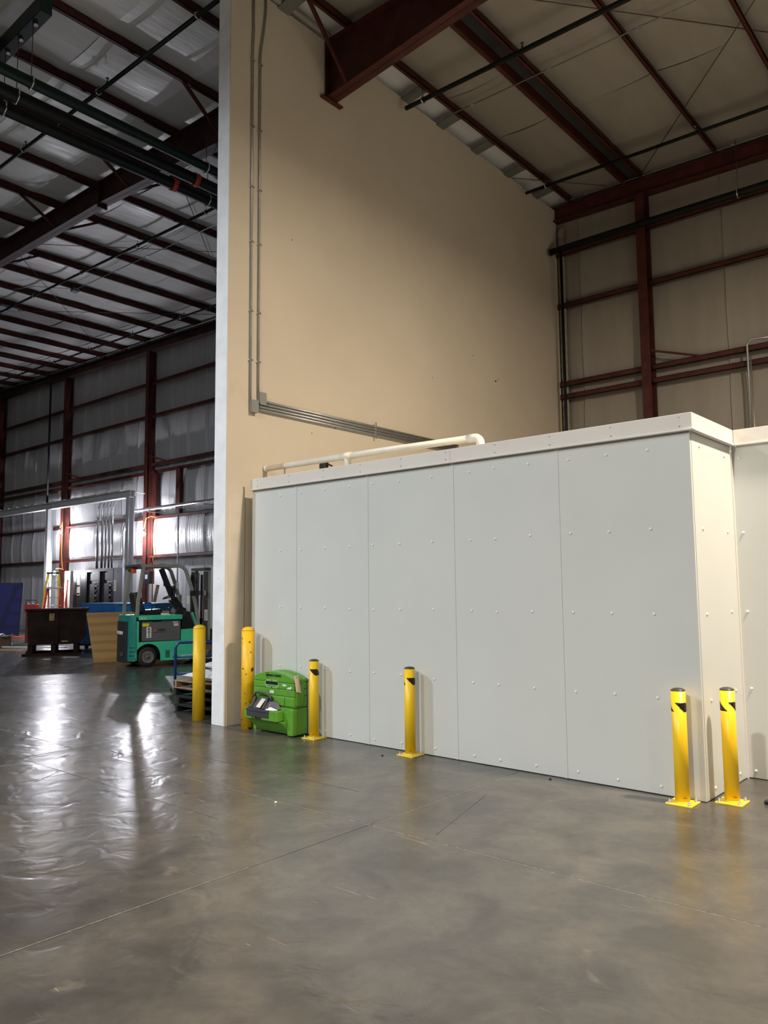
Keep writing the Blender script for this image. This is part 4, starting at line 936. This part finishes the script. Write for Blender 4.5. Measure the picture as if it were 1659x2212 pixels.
o = MB().box(-.03, .03, -.03, .03, .0, .03).build('floor_wedge', M['black'], bevel=.006); o.location = (-1.86, 6.87, .001); tag(o, 'small black object on the floor at the right picture edge', 'wedge')
for k, (x, y) in enumerate([(-5.48, 6.30), (-3.62, 6.50), (-5.0, 4.40)]):
    o = MB().lathe([(.012, 0), (.014, .004), (.007, .010), (.001, .011)], n=8).build('pebble', M['paper'] if k == 2 else M['slab_base']); o.location = (x, y, .001)
    tag(o, ['small dark pebble on the floor before the middle bollard', 'small dark crumb on the floor under the fourth white panel', 'tiny pale chip beside the long floor joint'][k], 'debris')
# red equipment
rb = thing('jack_stand', 'dark red hydraulic jack standing between navy panel and hopper', 'jack', (-29.85, 14.05, 0), .2)
MB().box(-.22, .22, -.2, .2, .0, .16).build('base', M['redjack'], rb, bevel=.01); MB().box(-.14, .14, -.12, .12, .161, .72).build('mast_body', M['redjack'], rb, bevel=.02); MB().cyl((0, 0, .72), (0, 0, 1.1), .05).build('ram', M['black'], rb); MB().box(-.40, .2, -.05, .05, 1.0, 1.08).build('arm', M['black'], rb)
rc = thing('tool_cabinet', 'bright red tool box on a stand behind the hopper at left', 'tool box', (-26.75, 12.45, 0), .9)
MB().box(-.22, .16, -.2, .2, 1.0, 1.28).build('box_body', M['redbox'], rc, bevel=.02); MB().box(-.18, .12, -.18, .18, .0, .999).build('stand', M['redjack'], rc); MB().tube([(-.2, -.1, 1.28), (-.2, -.1, 1.42), (.14, -.1, 1.42), (.14, -.1, 1.28)], .012, 6).build('wire_handle', M['black'], rc)
for x in (-.12, .02): MB().cyl((x, -.1, 1.281), (x, -.1, 1.33), .03, n=10).build('cap_knob', M['white'], rc)
# ladders
def ladder(nm, lb, x, y, rz, H, wt, wb_, sp, m_, rungs, cap):
    t = thing(nm, lb, 'ladder', (x, y, 0), rz)
    for s in (-1, 1):
        MB().beam((s*wb_/2, -sp/2, 0.0), (s*wt/2, -.06, H), .035, .08).build('front_rail', M[m_], t, bevel=.004)
        MB().beam((s*wb_/2*.92, sp/2, 0.0), (s*wt/2, .08, H), .03, .05).build('rear_rail', M[m_], t, bevel=.004)
    for k in range(1, rungs+1):
        f = k/(rungs+1); w_ = lerp(wb_, wt, f)/2-.02
        MB().box(-w_, w_, lerp(-sp/2, -.06, f)-.04, lerp(-sp/2, -.06, f)+.04, H*f-.015, H*f+.01).build('step', M['alu'], t)
        if k % 2 == 0: MB().beam((-w_*.9, lerp(sp/2, .08, f), H*f), (w_*.9, lerp(sp/2, .08, f), H*f), .02, .025).build('rear_brace', M['alu'], t)
    MB().box(-wt/2-.04, wt/2+.04, -.13, .15, H+.001, H+.07).build('top_cap', M[cap], t, bevel=.01)
    return t
ladder('step_ladder', 'tall yellow step ladder with black cap behind the hopper', -28.5, 14.0, .9, 2.36, .36, .70, 1.25, 'ladyellow', 7, 'black')
ladder('step_ladder', 'shorter red step ladder with silver top in front of the yellow one', -27.3, 13.45, .8, 1.80, .42, .62, .95, 'ladred', 5, 'alu')
# ------------------------------------------------------------------ cabinets at the back wall
def cabinet(lb, x0, x1, Y, H, m_='cab', kind=0):
    t = thing('switchgear_cabinet', lb, 'cabinet', (x0, Y, 0)); wd = x1-x0
    MB().box(0, wd, .06, .44, .002, H).build('case', M[m_], t)
    if kind == 0:
        MB().box(0, .05, 0, .059, .002, H).box(wd-.05, wd, 0, .059, .002, H).box(.051, wd-.051, 0, .059, H-.10, H).build('door_frame', M[m_], t)
        MB().box(.10, wd-.10, .045, .058, H-.42, H-.15).build('inner_plate', M['cabin'], t); MB().box(.16, wd-.35, .040, .058, .3, H-.55).build('breaker_column', M['cabin'], t)
        for z in [H-.65-.18*k for k in range(9)]:
            MB().box(wd-.32, wd-.2, .035, .058, z, z+.06).build('terminal', M['alu'] if int(z*10) % 3 == 0 else M['cabin'], t)
        MB().box(wd-.45, wd-.08, .03, .044, H-.50, H-.485).build('bus_bar', M['alu'], t)
    if kind == 1:
        MB().box(0, wd, 0, .059, .002, H).build('door', M[m_], t, bevel=.004); MB().box(.18, .30, -.004, -.0005, H-.16, H-.13).build('vent', M['black'], t)
        MB().box(.0, .20, -.003, -.0005, H-.85, H-.45).build('notice_label', M['white'], t)
        for k in range(3): MB().box(.04, .16, -.005, -.0032, H-.55-.1*k, H-.53-.1*k).build('label_line', M['redsign'] if k == 0 else M['boxgrey'], t)
    if kind == 2:
        MB().box(0, wd, 0, .059, .002, H).build('door', M[m_], t, bevel=.004); MB().box(.28, .55, -.006, -.0005, H-.95, H-.12).build('meter_panel', M['paper'], t)
        for z in (.2, .5, .8): MB().box(.30, .52, -.010, -.0065, H-.12-z, H-.06-z).build('meter_slot', M['black'], t)
        MB().box(.08, .24, -.006, -.0005, H-.9, H-.1).build('meter_panel', M['cabgrey'], t)
    return t
cabinet('narrow pale open cabinet at the left end of the dark cabinet row', -29.70, -29.25, 15.05, 2.50, 'frame', 1)
cabinet('dark cabinet with lit meter openings beside the pale cabinet', -28.90, -27.95, 15.0, 2.50, 'cab', 2)
cabinet('black open switchgear cabinet, left one of the adjoining pair', -27.93, -27.00, 15.0, 2.52, 'cab', 0)
cabinet('black open switchgear cabinet, right one of the adjoining pair', -26.98, -25.98, 15.0, 2.54, 'cab', 0)
cabinet('plain grey cabinet at the right end of the black cabinet row', -25.94, -25.36, 15.0, 2.55, 'cabgrey', 1)
t = thing('disconnect_box', 'dark wall box with white label beside the grey frame column', 'electrical box', (-24.30, 15.42, 2.0))
MB().box(-.18, .18, -.1, .1, -.05, .40).build('box_body', M['cabin'], t, bevel=.008); MB().box(-.10, .06, -.104, -.1005, .12, .27).build('notice_label', M['white'], t); MB().box(-.05, .05, -.02, .09, -1.9, -.051).build('feed_pipe', M['galv'], t)
cable = thing('cable_bundle', 'bundle of orange cables hanging between the pale cabinet and the dark cabinet', 'cable', (-29.05, 14.85, 1.0))
for k in range(9):
    ph = k*.7; MB().tube([(.02*math.sin(ph), .02*math.cos(ph), 1.15), (-.05+.03*math.sin(ph*2), 0, .7), (-.10+.05*math.sin(ph), .03*math.cos(ph), .25), (-.04+.05*math.cos(ph), .02, -.3), (.03*math.sin(ph), .02, -.99)], .014, 6).build('cable', M['cordor'], cable)
# conduits rising from the cabinets
for k, (x, r, lb) in enumerate([(-27.52, .048, 'first'), (-27.18, .048, 'second'), (-26.93, .035, 'third'), (-26.68, .035, 'fourth'), (-26.45, .035, 'fifth')]):
    o = thing('riser_conduit', 'shiny vertical conduit above the black cabinets, %s of five from the left' % lb, 'conduit', (x, 15.2, 2.56))
    MB().tube([(0, 0, 0), (0, 0, 2.2), (0, .06, 2.42), (0, .22, 2.62), (0, .30, 2.66)], r, 10).build('tube', M['galv'], o, recalc=False)
    MB().tube([(0, 0, 1.85), (0, 0, 1.95)], r+.01, 10).build('coupling', M['conduit'], o, recalc=False)
o = thing('riser_conduit', 'large shiny offset conduit beside the grey frame column', 'conduit', (-25.66, 15.2, 2.56))
MB().tube([(0, 0, 0), (0, 0, 1.3), (.05, .05, 1.55), (.28, .15, 1.9), (.32, .18, 2.2), (.32, .18, 2.6)], .065, 12).build('tube', M['galv'], o, recalc=False)
o = tag(MB().box(-27.75, -25.4, 15.30, 15.34, 2.95, 2.99).build('strut_rail', M['galv']), 'horizontal steel strut crossing behind the vertical conduits', 'rail')
# grey frame
fr = thing('portal_frame', 'pale grey steel portal frame with two columns standing before the back wall', 'frame', (-24.6, 14.78, 0))
for x in (.02, -5.98, -11.98):
    c = MB().box(x-.10, x+.10, -.11, -.095, .012, 5.0).box(x-.10, x+.10, .095, .11, .012, 5.0).box(x-.008, x+.008, -.095, .095, .012, 5.0)
    c.build('frame_column', M['frame'], fr); MB().box(x-.16, x+.16, -.16, .16, .0, .012).build('base_plate', M['frame'], fr)
MB().box(-12.2, .14, -.10, .10, 5.001, 5.016).box(-12.2, .14, -.10, .10, 5.235, 5.25).box(-12.2, .14, -.008, .008, 5.016, 5.235).build('frame_beam', M['frame'], fr)
MB().box(.125, .14, -.10, .10, 5.016, 5.235).build('end_plate', M['frame'], fr)
MB().beam((.02, .11, 5.22), (-.2, .70, 5.22), .04, .03).build('tie_bar', M['frame'], fr)
for x in (-5.86, -6.10):
    for z in (5.06, 5.19): MB().cyl((x, -.014, z), (x, -.009, z), .025, n=8).build('bolt', M['black'], fr)
# cable tray pieces lying on the frame
ty = thing('cable_tray', 'row of shiny tilted cable tray rungs on top of the grey frame beam', 'cable tray', (-24.6, 14.95, 5.30))
MB().beam((-12, .1, .02), (-1.2, .1, .02), .03, .08).build('tray_rail', M['galv'], ty); MB().beam((-12, .75, .02), (-1.2, .75, .02), .03, .08).build('tray_rail', M['galv'], ty)
for k in range(13):
    x = -11.7+k*.85; MB().hexa([(x, .12, .03), (x+.34, .12, .03), (x+.34, .73, .03), (x, .73, .03)], [(x, .12, .05), (x+.34, .12, .10), (x+.34, .73, .10), (x, .73, .05)]).build('tray_rung', M['alu'], ty)
# horizontal shiny pipe at right of frame with drop
o = thing('feeder_pipe', 'shiny horizontal conduit on the left back wall running from the grey frame to the partition', 'conduit', (-24.4, 15.05, 4.55))
MB().tube([(-.4, 0, 0), (5.0, 0, .02), (11, 0, .03)], .05, 10).build('tube', M['galv'], o, recalc=False); MB().tube([(0, .12, .06), (11, .12, .09)], .03, 8).build('tube', M['conduit'], o, recalc=False)
for x in (.6, 2.45, 3.9): MB().box(x-.02, x+.02, -.08, .62, -.10, -.06).build('bracket', M['galv'], o)
MB().tube([(2.45, -.06, -.06), (2.45, -.06, -4.55)], .025, 8).build('drop_rod', M['conduit'], o, recalc=False)
# leaning timber
o = MB().beam((0, 0, 0), (.30, .22, 1.88), .12, .04).build('timber', M['rustcord'], bevel=.003); o.location = (-23.92, 15.12, .03); tag(o, 'weathered timber length leaning against the column behind the forklift', 'timber')
# ------------------------------------------------------------------ work lamps
def work_lamp(lb, x, y, z, cord):
    t = thing('work_lamp', lb, 'lamp', (x, y, z))
    MB().lathe([(.012, .07), (.04, .05), (.062, .0), (.045, -.045), (.01, -.065)], n=16).build('bulb', M['bulb'], t, label='glowing bulb')
    MB().lathe([(.015, .16), (.03, .12), (.03, .075), (.012, .072)], n=12).build('socket', M['black'], t)
    for k in range(4):
        a = k*math.pi/2; MB().tube([(.03*math.cos(a), .03*math.sin(a), .09), (.10*math.cos(a), .10*math.sin(a), 0), (.02*math.cos(a), .02*math.sin(a), -.10)], .004, 5).build('guard_wire', M['galv'], t)
    if cord: MB().tube([(p[0]-x, p[1]-y, p[2]-z) for p in cord], .012, 6).build('cord', M['cordye'], t)
    return t
work_lamp('glowing caged work lamp hanging on the left back wall column, left one', -30.72, 15.30, 4.12, [(-30.72, 15.3, 4.28), (-30.75, 15.42, 4.55), (-30.80, 15.45, 4.2), (-30.7, 15.40, 3.2), (-30.6, 15.40, 2.6)])
work_lamp('glowing caged work lamp hanging on the column right of the grey frame', -24.42, 15.24, 3.72, [(-24.42, 15.24, 3.88), (-24.55, 15.42, 4.30), (-24.30, 15.46, 4.36), (-23.95, 15.46, 4.28), (-24.0, 15.45, 3.5), (-23.9, 15.42, 3.0), (-24.1, 15.42, 2.8), (-23.98, 15.42, 2.62), (-24.1, 15.42, 1.6)])
work_lamp('glowing caged work lamp in front of the pale cabinet', -29.75, 14.66, 2.42, [(-29.75, 14.66, 2.58), (-29.72, 14.80, 2.62), (-29.65, 14.98, 2.56)])
